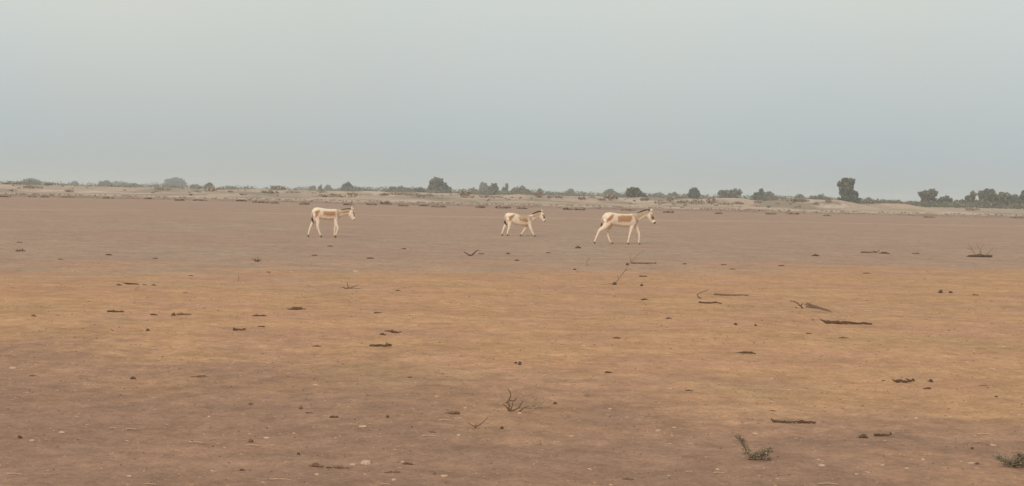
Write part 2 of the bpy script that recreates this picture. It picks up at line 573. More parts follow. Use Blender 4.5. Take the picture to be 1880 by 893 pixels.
SPEC_RIGHT = dict(
    s=411.0, x0=600.0, ground=800.0, wide=1.0,
    torso=[(335, 385, 48, .10), (360, 383, 82, .17), (420, 385, 97, .215), (480, 394, 100, .225), (560, 411, 103, .235), (660, 421, 109, .25),
           (740, 419, 109, .24), (800, 409, 106, .205), (850, 401, 89, .165), (880, 405, 60, .11)],
    neck=[(815, 385, 86, .12), (880, 365, 66, .10), (950, 330, 50, .078), (1010, 300, 42, .066), (1055, 280, 37, .06)],
    head=[(1055, 286, 38, .062), (1076, 318, 50, .080), (1098, 362, 45, .072), (1122, 402, 35, .052), (1148, 433, 30, .052), (1163, 450, 21, .042)],
    legs=[(-1, 0, [(400, 430, 80), (392, 480, 60), (350, 532, 38), (268, 590, 22), (236, 660, 14), (208, 735, 12), (194, 780, 14)]),
          (1, 0, [(440, 450, 60), (452, 510, 40), (425, 570, 27), (402, 625, 20), (425, 690, 14), (448, 752, 12), (482, 788, 14)]),
          (-1, 1, [(800, 430, 50), (796, 500, 34), (776, 570, 22), (762, 625, 18), (748, 690, 13), (736, 740, 12), (735, 786, 14)]),
          (1, 1, [(850, 450, 45), (872, 520, 30), (897, 580, 21), (918, 630, 17), (918, 700, 12), (914, 750, 12), (922, 788, 14)])],
    patches=[('wash', [(440, 318), (830, 322), (815, 420), (700, 455), (500, 450)], 20),
             ('saddle', [(560, 352), (640, 335), (795, 335), (790, 385), (755, 436), (565, 440)], 9),
             ('saddle', [(380, 405), (470, 322), (497, 330), (480, 385), (430, 425), (385, 458)], 8),
             ('fawn', [(810, 290), (850, 330), (895, 415), (870, 450), (830, 380), (800, 330)], 12),
             ('fawn', [(850, 280), (1075, 225), (1075, 290), (1000, 315), (890, 385), (850, 350)], 12),
             ('fawn', [(1085, 300), (1150, 300), (1172, 390), (1110, 400), (1090, 360)], 9),
             ('face', [(1100, 345), (1150, 340), (1165, 390), (1110, 392)], 8),
             ('dark', [(1145, 432), (1190, 420), (1190, 475), (1130, 475)], 7)],
    mane=[(880, 310), (930, 290), (1000, 262), (1070, 245)], eye=(1090, 312),
    tail=[(332, 345, 12), (314, 400, 10), (310, 460, 9), (308, 505, 16), (302, 560, 6)],
    ears=[(-1, (1078, 262), (1146, 222)), (1, (1076, 258), (1130, 206))])

SPEC_LEFT = dict(
    s=455.0, x0=590.0, ground=755.0, wide=0.97,
    torso=[(332, 300, 44, .10), (356, 300, 74, .165), (400, 305, 91, .21), (460, 318, 97, .22), (540, 337, 102, .235), (640, 346, 106, .245),
           (720, 341, 103, .235), (770, 335, 95, .20), (810, 342, 76, .16), (836, 346, 50, .11)],
    neck=[(780, 325, 82, .12), (840, 314, 62, .10), (900, 300, 48, .078), (960, 288, 44, .068), (1005, 278, 41, .062)],
    head=[(1005, 274, 40, .062), (1024, 300, 52, .080), (1044, 345, 47, .072), (1064, 388, 38, .052), (1082, 412, 31, .052), (1093, 424, 21, .042)],
    legs=[(-1, 0, [(412, 350, 75), (426, 430, 46), (440, 490, 29), (434, 560, 24), (450, 620, 16), (478, 690, 13), (495, 738, 15)]),
          (1, 0, [(370, 360, 60), (366, 430, 38), (336, 490, 27), (310, 525, 23), (282, 600, 17), (254, 690, 13), (246, 738, 15)]),
          (-1, 1, [(762, 370, 50), (756, 450, 34), (770, 520, 24), (798, 580, 18), (787, 640, 13), (768, 690, 12), (752, 728, 15)]),
          (1, 1, [(745, 390, 45), (740, 470, 30), (742, 540, 21), (733, 600, 17), (728, 665, 13), (724, 705, 12), (735, 742, 15)])],
    patches=[('wash', [(430, 258), (790, 258), (775, 345), (640, 385), (480, 375)], 20),
             ('saddle', [(540, 285), (760, 285), (750, 362), (640, 368), (545, 352)], 9),
             ('saddle', [(382, 290), (470, 262), (470, 300), (435, 365), (398, 398)], 8),
             ('fawn', [(775, 240), (840, 270), (830, 330), (800, 385), (780, 320)], 12),
             ('fawn', [(830, 240), (1020, 220), (1000, 296), (900, 318), (840, 330)], 11),
             ('saddle', [(900, 285), (995, 270), (995, 296), (910, 308)], 7),
             ('face', [(1062, 280), (1092, 285), (1112, 362), (1086, 368)], 8),
             ('dark', [(1082, 422), (1130, 410), (1120, 460), (1070, 455)], 4)],
    mane=[(850, 262), (900, 256), (960, 246), (1020, 238)], manek=0.8, eye=(1042, 296),
    tail=[(334, 270, 12), (316, 330, 10), (318, 400, 9), (322, 440, 17), (345, 505, 7)],
    ears=[(-1, (1026, 250), (1108, 205)), (1, (1022, 245), (1062, 152))])

SPEC_MID = dict(
    s=411.0, x0=520.0, ground=735.0, wide=0.85,
    torso=[(274, 375, 40, .10), (296, 373, 62, .165), (340, 388, 76, .21), (400, 401, 89, .22), (470, 430, 97, .235), (560, 450, 100, .245),
           (630, 451, 99, .235), (680, 442, 92, .20), (730, 440, 70, .16), (760, 440, 43, .11)],
    neck=[(700, 420, 76, .12), (760, 395, 58, .10), (820, 363, 45, .078), (872, 338, 40, .068), (914, 318, 37, .062)],
    head=[(912, 312, 36, .062), (930, 343, 46, .078), (950, 384, 42, .070), (968, 420, 34, .052), (985, 440, 27, .050), (996, 450, 18, .040)],
    legs=[(-1, 0, [(340, 420, 62), (350, 480, 42), (346, 540, 27), (338, 590, 21), (322, 640, 15), (310, 690, 12), (310, 722, 14)]),
          (1, 0, [(310, 420, 50), (300, 480, 34), (278, 535, 25), (252, 580, 20), (230, 640, 15), (214, 690, 12), (213, 722, 14)]),
          (-1, 1, [(705, 460, 45), (716, 530, 30), (736, 590, 22), (756, 635, 17), (778, 680, 13), (797, 706, 13), (806, 723, 14)]),
          (1, 1, [(680, 480, 40), (665, 540, 28), (640, 590, 21), (618, 625, 17), (590, 665, 13), (566, 702, 12), (556, 722, 14)])],
    patches=[('wash', [(420, 330), (700, 370), (690, 480), (560, 490), (440, 440)], 20),
             ('fawn', [(505, 320), (690, 330), (690, 400), (640, 420), (540, 410)], 14),
             ('saddle', [(505, 385), (560, 418), (650, 402), (685, 420), (690, 462), (630, 478), (540, 450)], 9),
             ('saddle', [(328, 385), (380, 360), (438, 332), (425, 400), (395, 412), (350, 472)], 8),
             ('fawn', [(690, 350), (770, 370), (755, 430), (735, 460), (700, 420)], 11),
             ('fawn', [(760, 330), (930, 250), (905, 345), (830, 378), (770, 395)], 10),
             ('face', [(952, 330), (985, 340), (1008, 412), (968, 408)], 8),
             ('dark', [(990, 440), (1020, 430), (1015, 475), (980, 470)], 4)],
    mane=[(745, 352), (800, 325), (860, 298), (922, 276)], eye=(945, 338),
    tail=[(272, 350, 11), (256, 410, 9), (254, 455, 9), (262, 490, 20), (285, 540, 7)],
    ears=[(-1, (925, 288), (962, 232)), (1, (920, 285), (938, 222))])

make_ass(SPEC_LEFT, on_ground(540 + 590 / 9.92, 360 + 752 / 9.92), "cream and tan wild ass on the left, head held low and level with its back")
make_ass(SPEC_MID, on_ground(900 + 520 / 9.92, 360 + 730 / 9.92), "smallest wild ass, in the middle, dark brown side patch and short body")
make_ass(SPEC_RIGHT, on_ground(1070 + 600 / 8.93, 360 + 792 / 8.93), "largest wild ass, on the right, square brown saddle patch and hind leg stretched back")

# ------------------------------------------------------------------ trees and shrubs
m_leaf = tint_mat("dusty_leaves", 0.85, 0.7, 0.20)
m_bark = tint_mat("grey_bark", 0.95, 9.0, 0.25, base=(0.11, 0.085, 0.06))
m_twig = tint_mat("dry_twigs", 0.95, 20.0, 0.25, base=(0.125, 0.075, 0.045))
OLIVE = (0.165, 0.138, 0.078); DKGREEN = (0.120, 0.112, 0.060); GREYGREEN = (0.150, 0.136, 0.086); DRY = (0.41, 0.305, 0.205); RUSSET = (0.315, 0.212, 0.146)


def leaf_cloud(r, lobes, n, size, tint, var=0.28, flat=0.0):
    """many small leaf faces spread through a union of ellipsoid lobes (x, y, z, rx, ry, rz)"""
    lobes = np.array(lobes, float)
    w = lobes[:, 3] * lobes[:, 5]; w = w / w.sum()
    k = r.choice(len(lobes), n, p=w)
    d = r.normal(size=(n, 3)); d /= np.linalg.norm(d, axis=1)[:, None]
    rr = r.uniform(0.15, 1.0, n) ** 0.45 * (1 + 0.10 * r.normal(size=n))
    c = lobes[k, :3] + d * lobes[k, 3:] * rr[:, None]
    # clumping: pull every face part of the way to one of many clump centres
    nc = max(8, n // 14)
    cl = c[r.choice(n, nc)]
    j = np.empty(n, int)
    for s_ in range(0, n, 400):
        j[s_:s_ + 400] = np.argmin(((c[s_:s_ + 400, None] - cl[None]) ** 2).sum(2), 1)
    c = c * 0.62 + cl[j] * 0.38
    u = r.normal(size=(n, 3)); u /= np.linalg.norm(u, axis=1)[:, None]
    v = np.cross(u, r.normal(size=(n, 3))); v /= np.linalg.norm(v, axis=1)[:, None] + 1e-9
    sz = size * r.uniform(0.55, 1.35, n)[:, None]
    P = np.stack([c - u * sz, c + v * sz * .55, c + u * sz, c - v * sz * .55], 1).reshape(-1, 3)
    P[:, 2] = np.maximum(P[:, 2], 0.01)
    Fq = np.arange(4 * n).reshape(-1, 4)
    cv = (1 + var * r.uniform(-1, 1, nc))[j] * (1 + 0.15 * r.normal(size=n))
    col = np.array(tint)[None] * np.clip(cv, .45, 1.7)[:, None]
    return P, Fq, np.repeat(col, 4, 0)


def limb(vs, fs, a, b, ra, rb, k=6):
    a = np.array(a, float); b = np.array(b, float)
    t = (b - a) / (np.linalg.norm(b - a) + 1e-9)
    u = np.cross(t, (0.3, 1, 0.2)); u /= np.linalg.norm(u); v = np.cross(t, u)
    o = len(vs)
    for c, r_ in ((a, ra), (b, rb)):
        for i in range(k):
            an = 2 * math.pi * i / k
            vs.append(tuple(c + r_ * (u * math.cos(an) + v * math.sin(an))))
    for i in range(k):
        fs.append((o + i, o + (i + 1) % k, o + k + (i + 1) % k, o + k + i))
    fs.append(tuple(range(o, o + k))[::-1]); fs.append(tuple(range(o + k, o + 2 * k)))


def tree(px, top, base, w, d, label, tint=OLIVE, shape='dome', seed=0, group="trees along the horizon", n=900, name="tree", cat="tree"):
    """px column, photo rows of crown top and foot, crown width in photo pixels, distance"""
    P = at_dist(px, d)
    hor = 334 + 0.0215 * px
    top_z = CAM_H + (hor - top) * d / FPX
    H = max(top_z - P.z, 0.6)
    H *= 1.06
    Wd = w * d / FPX * (1.12 if cat == "tree" else 1.25)
    r = np.random.default_rng(seed + int(px))
    root = empty(name, P, label, cat, group)
    hw = Wd / 2
    if shape == 'dome':
        L = [(0, 0, H * .58, hw * .80, hw * .7, H * .40), (-hw * .5, 0, H * .45, hw * .48, hw * .5, H * .34), (hw * .5, 0, H * .42, hw * .50, hw * .5, H * .33),
             (hw * .15, 0, H * .80, hw * .42, hw * .4, H * .19), (-hw * .2, .2 * hw, H * .25, hw * .7, hw * .6, H * .25)]
    elif shape == 'skirt':      # tall head with a low skirt trailing to the right
        L = [(-hw * .30, 0, H * .66, hw * .46, hw * .5, H * .33), (-hw * .42, 0, H * .36, hw * .42, hw * .5, H * .34), (hw * .02, 0, H * .74, hw * .30, hw * .4, H * .22),
             (hw * .18, 0, H * .42, hw * .48, hw * .5, H * .36), (hw * .52, 0, H * .22, hw * .46, hw * .4, H * .22)]
    elif shape == 'ragged':     # tall, flat-topped and ragged, with a sloping skirt
        L = [(-hw * .02, 0, H * .80, hw * .52, hw * .5, H * .19), (-hw * .08, 0, H * .60, hw * .55, hw * .5, H * .26), (hw * .30, 0, H * .91, hw * .22, hw * .2, H * .09),
             (-hw * .62, 0, H * .76, hw * .22, hw * .3, H * .10), (-hw * .06, 0, H * .34, hw * .56, hw * .6, H * .28), (hw * .60, 0, H * .44, hw * .28, hw * .3, H * .08),
             (0, 0, H * .16, hw * .66, hw * .6, H * .18), (hw * .58, 0, H * .18, hw * .44, hw * .5, H * .18), (-hw * .26, 0, H * .90, hw * .26, hw * .3, H * .09)]
    elif shape == 'block':
        L = [(0, 0, H * .62, hw * .82, hw * .7, H * .34), (hw * .42, 0, H * .78, hw * .48, hw * .5, H * .22), (-hw * .45, 0, H * .68, hw * .48, hw * .5, H * .22),
             (0, 0, H * .25, hw * .9, hw * .8, H * .26)]
    elif shape == 'spike':
        L = [(hw * .25, 0, H * .72, hw * .38, hw * .4, H * .28), (-hw * .35, 0, H * .48, hw * .5, hw * .5, H * .26), (0, 0, H * .25, hw * .95, hw * .8, H * .26)]
    else:                       # low and wide
        L = [(-hw * .5, 0, H * .45, hw * .5, hw * .4, H * .46), (hw * .1, 0, H * .52, hw * .45, hw * .5, H * .48), (hw * .6, 0, H * .38, hw * .4, hw * .4, H * .40),
             (0, 0, H * .25, hw * .95, hw * .5, H * .27)]
    # a few extra lumps so that no two outlines match
    for _ in range(5):
        q = L[r.integers(len(L))]
        L.append((q[0] + q[3] * r.uniform(-.8, .8), q[1] + q[4] * r.uniform(-.6, .6), min(q[2] + q[5] * r.uniform(-.3, .75), H * .93), q[3] * .32, q[4] * .35, min(q[5] * .30, H * .12)))
    V_, F_, C_ = leaf_cloud(r, L, n, 0.055 * (hw + H), tint)
    tv, tf = [], []
    lean = r.uniform(-.08, .08) * H
    limb(tv, tf, (0, 0, -0.1), (lean, 0, H * .38), .035 * H + .03, .024 * H, 7)
    for q in L[:5]:
        limb(tv, tf, (lean, 0, H * .30), (q[0] * .8, q[1] * .8, q[2]), .016 * H, .006 * H, 5)
    if cat == "tree":
        mesh_obj("trunk", tv, tf, m_bark, root)
        mesh_obj("crown", V_, F_, m_leaf, root, colors=C_)
    else:
        mesh_obj("stems", tv, tf, m_twig, root)
        mesh_obj("foliage", V_, F_, m_leaf, root, colors=C_)
    return root


FAR = "small far trees along the left skyline"
for args in (
    # px, top, base, width, dist, label, tint, shape
    (56, 328, 338, 34, 1150, "hazy grey green dome tree furthest left on the skyline", GREYGREEN, 'dome'),
    (137, 333, 340, 14, 1150, "tiny round hazy tree right of the leftmost dome tree on the skyline", GREYGREEN, 'dome'),
    (194, 332, 342, 26, 950, "wide flat green tree left of its hazier neighbour on the left skyline", GREYGREEN, 'low'),
    (222, 333, 342, 28, 1250, "hazy wide tree between the flat green tree and the big hazy dome on the left", GREYGREEN, 'low'),
    (246, 336, 342, 18, 1000, "low small tree just left of the pale gap before the big hazy dome tree", GREYGREEN, 'low'),
    (286, 338, 344, 16, 1250, "faint low tree close to the left foot of the big hazy dome tree", GREYGREEN, 'low'),
    (321, 327, 346, 40, 1200, "big hazy dome tree, highest on the left third of the skyline", GREYGREEN, 'dome'),
    (355, 339, 347, 13, 800, "small dark tree at the right foot of the big hazy dome tree", OLIVE, 'dome'),
    (384, 336, 349, 18, 650, "small dark olive round tree alone right of the big hazy dome tree", OLIVE, 'dome'),
    (424, 341, 349, 20, 1100, "low faint tree midway between the lone olive round tree and the brown scrub tree", GREYGREEN, 'low'),
    (510, 341, 352, 26, 420, "brownish scrubby tree on the pale bank left of the left wild ass", DRY, 'low'),
    (575, 341, 351, 11, 1000, "leftmost of three tiny pale trees above the left wild ass", GREYGREEN, 'dome'),
    (588, 339, 351, 10, 1000, "pointed middle one of three tiny pale trees above the left wild ass", GREYGREEN, 'spike'),
    (602, 340, 351, 13, 1000, "rightmost of three tiny pale trees above the left wild ass", GREYGREEN, 'dome'),
    (638, 336, 352, 24, 620, "small dark green round tree above the head of the left wild ass", DKGREEN, 'dome'),
    (660, 344, 353, 18, 800, "low tree trailing right of the dark green round tree", OLIVE, 'low'),
    (733, 343, 356, 44, 620, "wide low olive tree left of the tall dome with the trailing skirt", OLIVE, 'low'),
    (770, 344, 355, 24, 560, "low dark tree touching the left side of the tall dome with the trailing skirt", OLIVE, 'low'),
    (806, 328, 356, 46, 560, "tall olive dome tree with a skirt trailing right, left of the middle wild ass", OLIVE, 'skirt'),
    (868, 345, 358, 18, 900, "pale low tree right of the tall dome with the trailing skirt", GREYGREEN, 'low'),
    (890, 336, 359, 24, 850, "pale tall tree, leftmost of the clump above the middle wild ass", GREYGREEN, 'skirt'),
    (906, 338, 359, 20, 560, "dark round tree in the centre of the clump above the middle wild ass", OLIVE, 'dome'),
    (928, 338, 359, 15, 700, "slim lollipop tree, rightmost of the clump above the middle wild ass", OLIVE, 'spike'),
    (956, 343, 359, 36, 640, "spreading olive tree above the head of the middle wild ass", OLIVE, 'low'),
    (991, 347, 359, 13, 700, "little dark tree right of the spreading tree above the middle wild ass", OLIVE, 'dome'),
    (1047, 347, 358, 16, 1000, "little pale tree rising from the thin dark hedge between two wild asses", GREYGREEN, 'dome'),
    (1120, 348, 362, 26, 800, "pale round tree left of the olive tree above the right wild ass", GREYGREEN, 'dome'),
    (1166, 345, 370, 40, 420, "full olive tree with foliage down to the ground above the right wild ass", OLIVE, 'skirt'),
    (1211, 353, 364, 20, 800, "low pale tree right of the full olive tree above the right wild ass", GREYGREEN, 'low'),
    (1237, 353, 365, 20, 720, "low round tree midway between the full olive tree and the knobbly dark tree", GREYGREEN, 'low'),
    (1274, 345, 366, 22, 520, "knobbly dark round tree standing alone right of the right wild ass", DKGREEN, 'dome'),
    (1341, 349, 367, 46, 560, "wide flat topped olive tree right of the knobbly dark round tree", OLIVE, 'block'),
    (1394, 348, 370, 24, 540, "dark peaked tree left of the twin low trees before the lone ragged tree", DKGREEN, 'spike'),
    (1409, 353, 370, 30, 620, "rounded olive tree joined to the right side of the dark peaked tree", OLIVE, 'dome'),
    (1468, 357, 373, 20, 620, "small olive tree, left one of two just left of the lone ragged tree", OLIVE, 'dome'),
    (1505, 358, 374, 36, 560, "wide olive tree, right one of two just left of the lone ragged tree", OLIVE, 'low'),
    (1556, 330, 374, 42, 430, "tall lone ragged tree with a flat top, highest on the right skyline", DKGREEN, 'ragged'),
    (1594, 363, 376, 16, 620, "small pale tree at the right foot of the lone ragged tree", GREYGREEN, 'dome'),
    (1632, 368, 381, 40, 480, "low rounded olive tree between the lone ragged tree and the square tree", OLIVE, 'low'),
    (1704, 349, 384, 34, 460, "square topped grey olive tree right of the lone ragged tree", OLIVE, 'block'),
    (1735, 361, 385, 32, 460, "round light olive tree touching the right side of the square topped tree", GREYGREEN, 'dome'),
    (1764, 366, 385, 26, 470, "low olive tree between the round light tree and the pointed tree on the right", OLIVE, 'low'),
    (1783, 352, 386, 26, 460, "pointed tree with a narrow spire just left of the gap on the right skyline", OLIVE, 'spike'),
    (1811, 348, 386, 32, 455, "tall round headed tree just right of the gap on the right skyline", OLIVE, 'block'),
    (1838, 355, 387, 38, 460, "broad grey olive tree joined to the right side of the tall round headed tree", OLIVE, 'block'),
    (1862, 358, 388, 28, 470, "low topped tree, second from the right edge of the photo", OLIVE, 'dome'),
    (1884, 349, 388, 26, 450, "dark tree cut off by the right edge of the photo", DKGREEN, 'dome'),
):
    px, top, base, w, d, label, tint, shape = args
    tree(px, top, base, w, d, label, tint, shape, 5, n=int(700 + 26 * w))

SG = "shrubs on the pale bank"
for args in (
    (22, 334, 346, 30, 300, "low russet shrub on the pale bank at the far left edge", RUSSET, 'low'),
    (62, 340, 350, 34, 270, "wide dry brown shrub on the bank below the leftmost dome tree", DRY, 'low'),
    (89, 335, 341, 13, 420, "small dark shrub on the bank crest right of the leftmost dome tree", DKGREEN, 'dome'),
    (127, 349, 353, 15, 240, "small dark tuft of shrub low on the bank below the tiny round tree", RUSSET, 'low'),
    (205, 341, 352, 50, 330, "broad olive shrub patch on the bank below the wide flat green trees", DRY, 'low'),
    (298, 346, 352, 26, 290, "russet shrub on the bank below the big hazy dome tree", RUSSET, 'low'),
    (386, 342, 352, 22, 300, "dry shrub on the bank below the lone olive round tree", DRY, 'low'),
    (405, 346, 349, 16, 400, "thin dark shrub on the crest right of the lone olive round tree", RUSSET, 'low'),
    (432, 345, 349, 16, 400, "thin dark shrub on the crest left of the brown scrub tree", RUSSET, 'low'),
    (495, 353, 358, 30, 260, "flat dark shrub low on the bank under the brown scrub tree", RUSSET, 'low'),
    (537, 350, 356, 22, 290, "dry shrub on the bank just right of the brown scrub tree", DRY, 'low'),
    (590, 348, 356, 20, 320, "dry shrub on the bank below the three tiny pale trees", DRY, 'dome'),
    (618, 356, 361, 60, 250, "long flat brown shrub on the bank right above the back of the left wild ass", DRY, 'low'),
    (648, 354, 361, 18, 255, "small knotty dark shrub on the bank above the head of the left wild ass", RUSSET, 'dome'),
    (705, 357, 361, 20, 262, "flat dark shrub on the bank left of the shrub with a pale gap", RUSSET, 'low'),
    (730, 351, 362, 24, 285, "dry round shrub left of a pale gap below the wide low olive tree", DRY, 'dome'),
    (752, 353, 362, 20, 285, "dry round shrub right of a pale gap below the wide low olive tree", DRY, 'dome'),
    (772, 360, 364, 16, 262, "small flat dark shrub below and left of the tall dome with the skirt", RUSSET, 'low'),
    (790, 360, 363, 16, 270, "small flat shrub right below the tall dome with the skirt", DRY, 'low'),
    (854, 349, 366, 26, 275, "taupe shrub with a dark foot right of the tall dome with the skirt", DRY, 'block'),
    (899, 358, 366, 34, 275, "flat dark shrub below the clump of trees above the middle wild ass", DRY, 'low'),
    (989, 351, 367, 22, 290, "taupe upright shrub right of the pale mound above the middle wild ass", DRY, 'block'),
    (1009, 362, 367, 10, 280, "small dark shrub dot right of the taupe upright shrub", RUSSET, 'dome'),
    (1025, 361, 366, 18, 270, "flat dark shrub on the pale bank between the middle and right wild asses", RUSSET, 'low'),
    (1069, 361, 368, 15, 265, "small round dark shrub on the pale bank left of the right wild ass", RUSSET, 'dome'),
    (1105, 364, 371, 14, 262, "small dark shrub touching the left side of the large taupe shrub", RUSSET, 'low'),
    (1122, 355, 372, 28, 268, "large taupe rounded shrub above the rump of the right wild ass", DRY, 'dome'),
    (1184, 362, 371, 16, 275, "dark upright shrub at the right foot of the full olive tree", RUSSET, 'dome'),
    (1212, 369, 374, 20, 255, "low dark shrub at the foot of the pale bank right of the right wild ass", DRY, 'low'),
    (1231, 360, 374, 16, 270, "taupe upright shrub on the bank left of the knobbly dark round tree", DRY, 'block'),
    (1252, 368, 375, 18, 262, "small dark rounded shrub below and left of the knobbly dark round tree", RUSSET, 'dome'),
    (1278, 365, 377, 30, 262, "wide taupe shrub right below the knobbly dark round tree", DRY, 'low'),
    (1307, 362, 377, 20, 266, "dark taupe shrub between two pale patches below the wide flat topped tree", RUSSET, 'dome'),
    (1332, 372, 377, 26, 258, "flat dark shrub below the wide flat topped tree, left one of a pair", DRY, 'low'),
    (1356, 370, 376, 20, 262, "flat brown shrub below the wide flat topped tree, right one of a pair", RUSSET, 'low'),
    (1394, 371, 378, 18, 262, "dry shrub below the dark peaked tree", DRY, 'low'),
    (1440, 365, 381, 26, 275, "dry shrub filling the dip between two pale mounds on the right", DRY, 'low'),
    (1467, 366, 381, 30, 285, "olive shrub left of the pale mound below the two small trees", OLIVE, 'low'),
    (1499, 378, 383, 12, 250, "small dark shrub at the left foot of the pale mound before the lone ragged tree", RUSSET, 'dome'),
    (1522, 369, 384, 14, 252, "thin upright brown shrub on the crest of the pale mound", RUSSET, 'spike'),
    (1575, 376, 380, 40, 330, "long flat rust brown shrub at the foot of the lone ragged tree", RUSSET, 'low'),
    (1678, 382, 386, 40, 300, "long flat reddish shrub below and left of the square topped tree", RUSSET, 'low'),
    (1785, 380, 388, 24, 300, "low brown shrub in front of the pointed tree near the right edge", DRY, 'low'),
):
    px, top, base, w, d, label, tint, shape = args
    tree(px, top, base, w, d, label, tint, shape, 11, SG, 320, "shrub", "shrub")

# dark dry tufts along the edge of the pan
TG = "dry tufts along the edge of the pan"
EDGE = (
    (8, 359, 22, "dry tuft on the pan edge touching the left edge of the photo"),
    (60, 359, 14, "small dry tuft on the pan edge below the leftmost dome tree"),
    (83, 363, 14, "low dry tuft on the pan edge left of the darkest left tuft"),
    (126, 363, 22, "darkest dry tuft on the left quarter of the pan edge"),
    (200, 365, 20, "dry tuft on the pan edge below the wide flat green tree"),
    (272, 366, 13, "tiny dry tuft on the pan edge left of the big hazy dome tree"),
    (330, 369, 15, "faint dry tuft on the pan edge below the big hazy dome tree"),
    (368, 369, 24, "long dry tuft on the pan edge below the lone olive round tree"),
    (444, 370, 18, "dry tuft with a knotted top on the pan edge left of the brown scrub tree"),
    (480, 373, 30, "wide flat dry tuft on the pan edge below the brown scrub tree"),
    (504, 374, 16, "small dry tuft just right of the wide flat one on the pan edge"),
    (560, 376, 18, "dry tuft on the pan edge just above the rump of the left wild ass"),
    (640, 377, 18, "dry tuft on the pan edge right behind the ears of the left wild ass"),
    (683, 377, 18, "dark tuft on the pan edge left of the slanting dark tuft"),
    (708, 376, 22, "slanting dark tuft on the pan edge right of the left wild ass"),
    (740, 379, 18, "dark tuft on the pan edge right of the slanting dark tuft"),
    (779, 379, 16, "short very dark tuft on the pan edge beside the long one-stalked tuft"),
    (806, 381, 26, "long dark one-stalked tuft on the pan edge under the dome tree"),
    (882, 382, 16, "faint dry tuft on the pan edge left of the middle wild ass"),
    (924, 383, 26, "dark flat tuft on the pan edge just above the rump of the middle wild ass"),
    (959, 384, 16, "small dark tuft on the pan edge above the back of the middle wild ass"),
    (1056, 386, 38, "longest dry tuft on the pan edge, between the middle and right wild asses"),
    (1153, 387, 22, "upright dark tuft on the pan edge just above the withers of the right wild ass"),
    (1228, 391, 18, "dry tuft on the pan edge right of the head of the right wild ass"),
    (1319, 393, 14, "small dry tuft on the pan edge below the wide taupe shrub"),
    (1415, 394, 18, "faint dry tuft on the pan edge below the rounded olive tree"),
    (1456, 394, 24, "long faint dry tuft on the pan edge left of the pale mound"),
    (1519, 397, 13, "small dark tuft on the pan edge below the pale mound on the right"),
    (1706, 400, 20, "faint dry tuft on the pan edge below the square topped tree"),
    (1868, 401, 20, "dry tuft on the pan edge at the right edge of the photo"),
)
for px, py, w, label in EDGE:
    P = on_ground(px, py)
    d = P.y
    r = np.random.default_rng(px)
    Wd = w * d / FPX
    H = 0.16 + 0.20 * r.random() + (0.35 if px in (708, 1152) else 0)
    L = [(Wd * .5 * (k_ / 3 - .75), r.uniform(-.2, .2), H * .3 * r.uniform(.6, 1.2), Wd * .26, .4, H * r.uniform(.25, .55)) for k_ in range(5)] + [(x_ * Wd, 0, H * .10, Wd * .22, .25, H * .14) for x_ in (-.4, -.2, 0, .2, .4)]
    V_, F_, C_ = leaf_cloud(r, L, 260, 0.13, (0.28, 0.188, 0.125))
    o = mesh_obj("dry_tuft", V_, F_, m_leaf, colors=C_)
    o.location = P
    tag(o, label, "dry tuft", TG)

# masses nobody could count: thickets behind and below the trees, and the grass fringe of the pan
def mass(name, label, px0, px1, d0, d1, h0, h1_, n, size, tint, seed, keep=lambda px: 1.0):
    r = np.random.default_rng(seed)
    L = []
    for _ in range(n):
        px = r.uniform(px0, px1)
        k_ = keep(px)
        if r.random() > k_: continue
        P = at_dist(px, r.uniform(d0, d1))
        hh = r.uniform(h0, h1_) * (0.6 + 0.4 * k_)
        ww = hh * r.uniform(.8, 2.2)
        L.append((P.x, P.y, P.z + hh * .45, ww, ww * .8, hh * .55))
    L = np.array(L)
    zb = L[:, 2].min() - 1
    L[:, 2] -= zb
    V_, F_, C_ = leaf_cloud(r, L, len(L) * 42, size, tint, 0.3)
    V_[:, 2] += zb
    o = mesh_obj(name, V_, F_, m_leaf, colors=C_)
    return tag(o, label, None, None, "stuff")


mass("thicket", "belt of grey olive scrub under the trees on the right", 1570, 1960, 430, 500, 1.0, 2.3, 330, .34, OLIVE, 3)
mass("distant_scrub", "thin dark line of scrub on the far skyline", -60, 1600, 540, 680, 1.6, 3.7, 1000, .36, OLIVE, 4,
     lambda px: 0.55 if px < 640 else 0.95)
mass("bank_scrub", "sparse dry scrub speckling the pale bank", -60, 1560, 235, 420, .10, .40, 300, .13, (0.40, 0.30, 0.205), 6)
mass("grass_fringe", "fringe of low dead grass where the pan meets the bank", -60, 1960, 193, 212, .03, .11, 1100, .06, (0.38, 0.265, 0.185), 8)

# ------------------------------------------------------------------ things lying on the plain
m_clod = tint_mat("dark_dry_clod", 0.95, 60.0, 0.35, bump=.4, base=(0.125, 0.076, 0.047))
m_brown = tint_mat("brown_clod", 0.95, 60.0, 0.3, bump=.4, base=(0.20, 0.118, 0.072))
m_stick = tint_mat("weathered_stick", 0.9, 50.0, 0.35, base=(0.122, 0.070, 0.042))
m_pstick = tint_mat("faded_stick", 0.9, 50.0, 0.3, base=(0.215, 0.140, 0.088))
m_chip = tint_mat("pale_stone", 0.85, 40.0, 0.15, bump=.3, base=(0.54, 0.375, 0.255))
m_straw = tint_mat("bleached_straw", 0.8, 60.0, 0.15, base=(0.50, 0.34, 0.225))
m_sprig = tint_mat("dry_stem", 0.9, 60.0, 0.25, base=(0.16, 0.098, 0.056))
m_faint = tint_mat("sun_bleached_twig", 0.9, 50.0, 0.25, base=(0.30, 0.212, 0.145))
m_weed = tint_mat("grey_green_leaf", 0.8, 40.0, 0.25)


def ico(sub=2):
    import bmesh
    b = bmesh.new(); bmesh.ops.create_icosphere(b, subdivisions=sub, radius=1.0)
    v = np.array([q.co[:] for q in b.verts]); f = [tuple(q.index for q in p_.verts) for p_ in b.faces]
    b.free()
    return v, f


ICO, ICOF = ico(2)


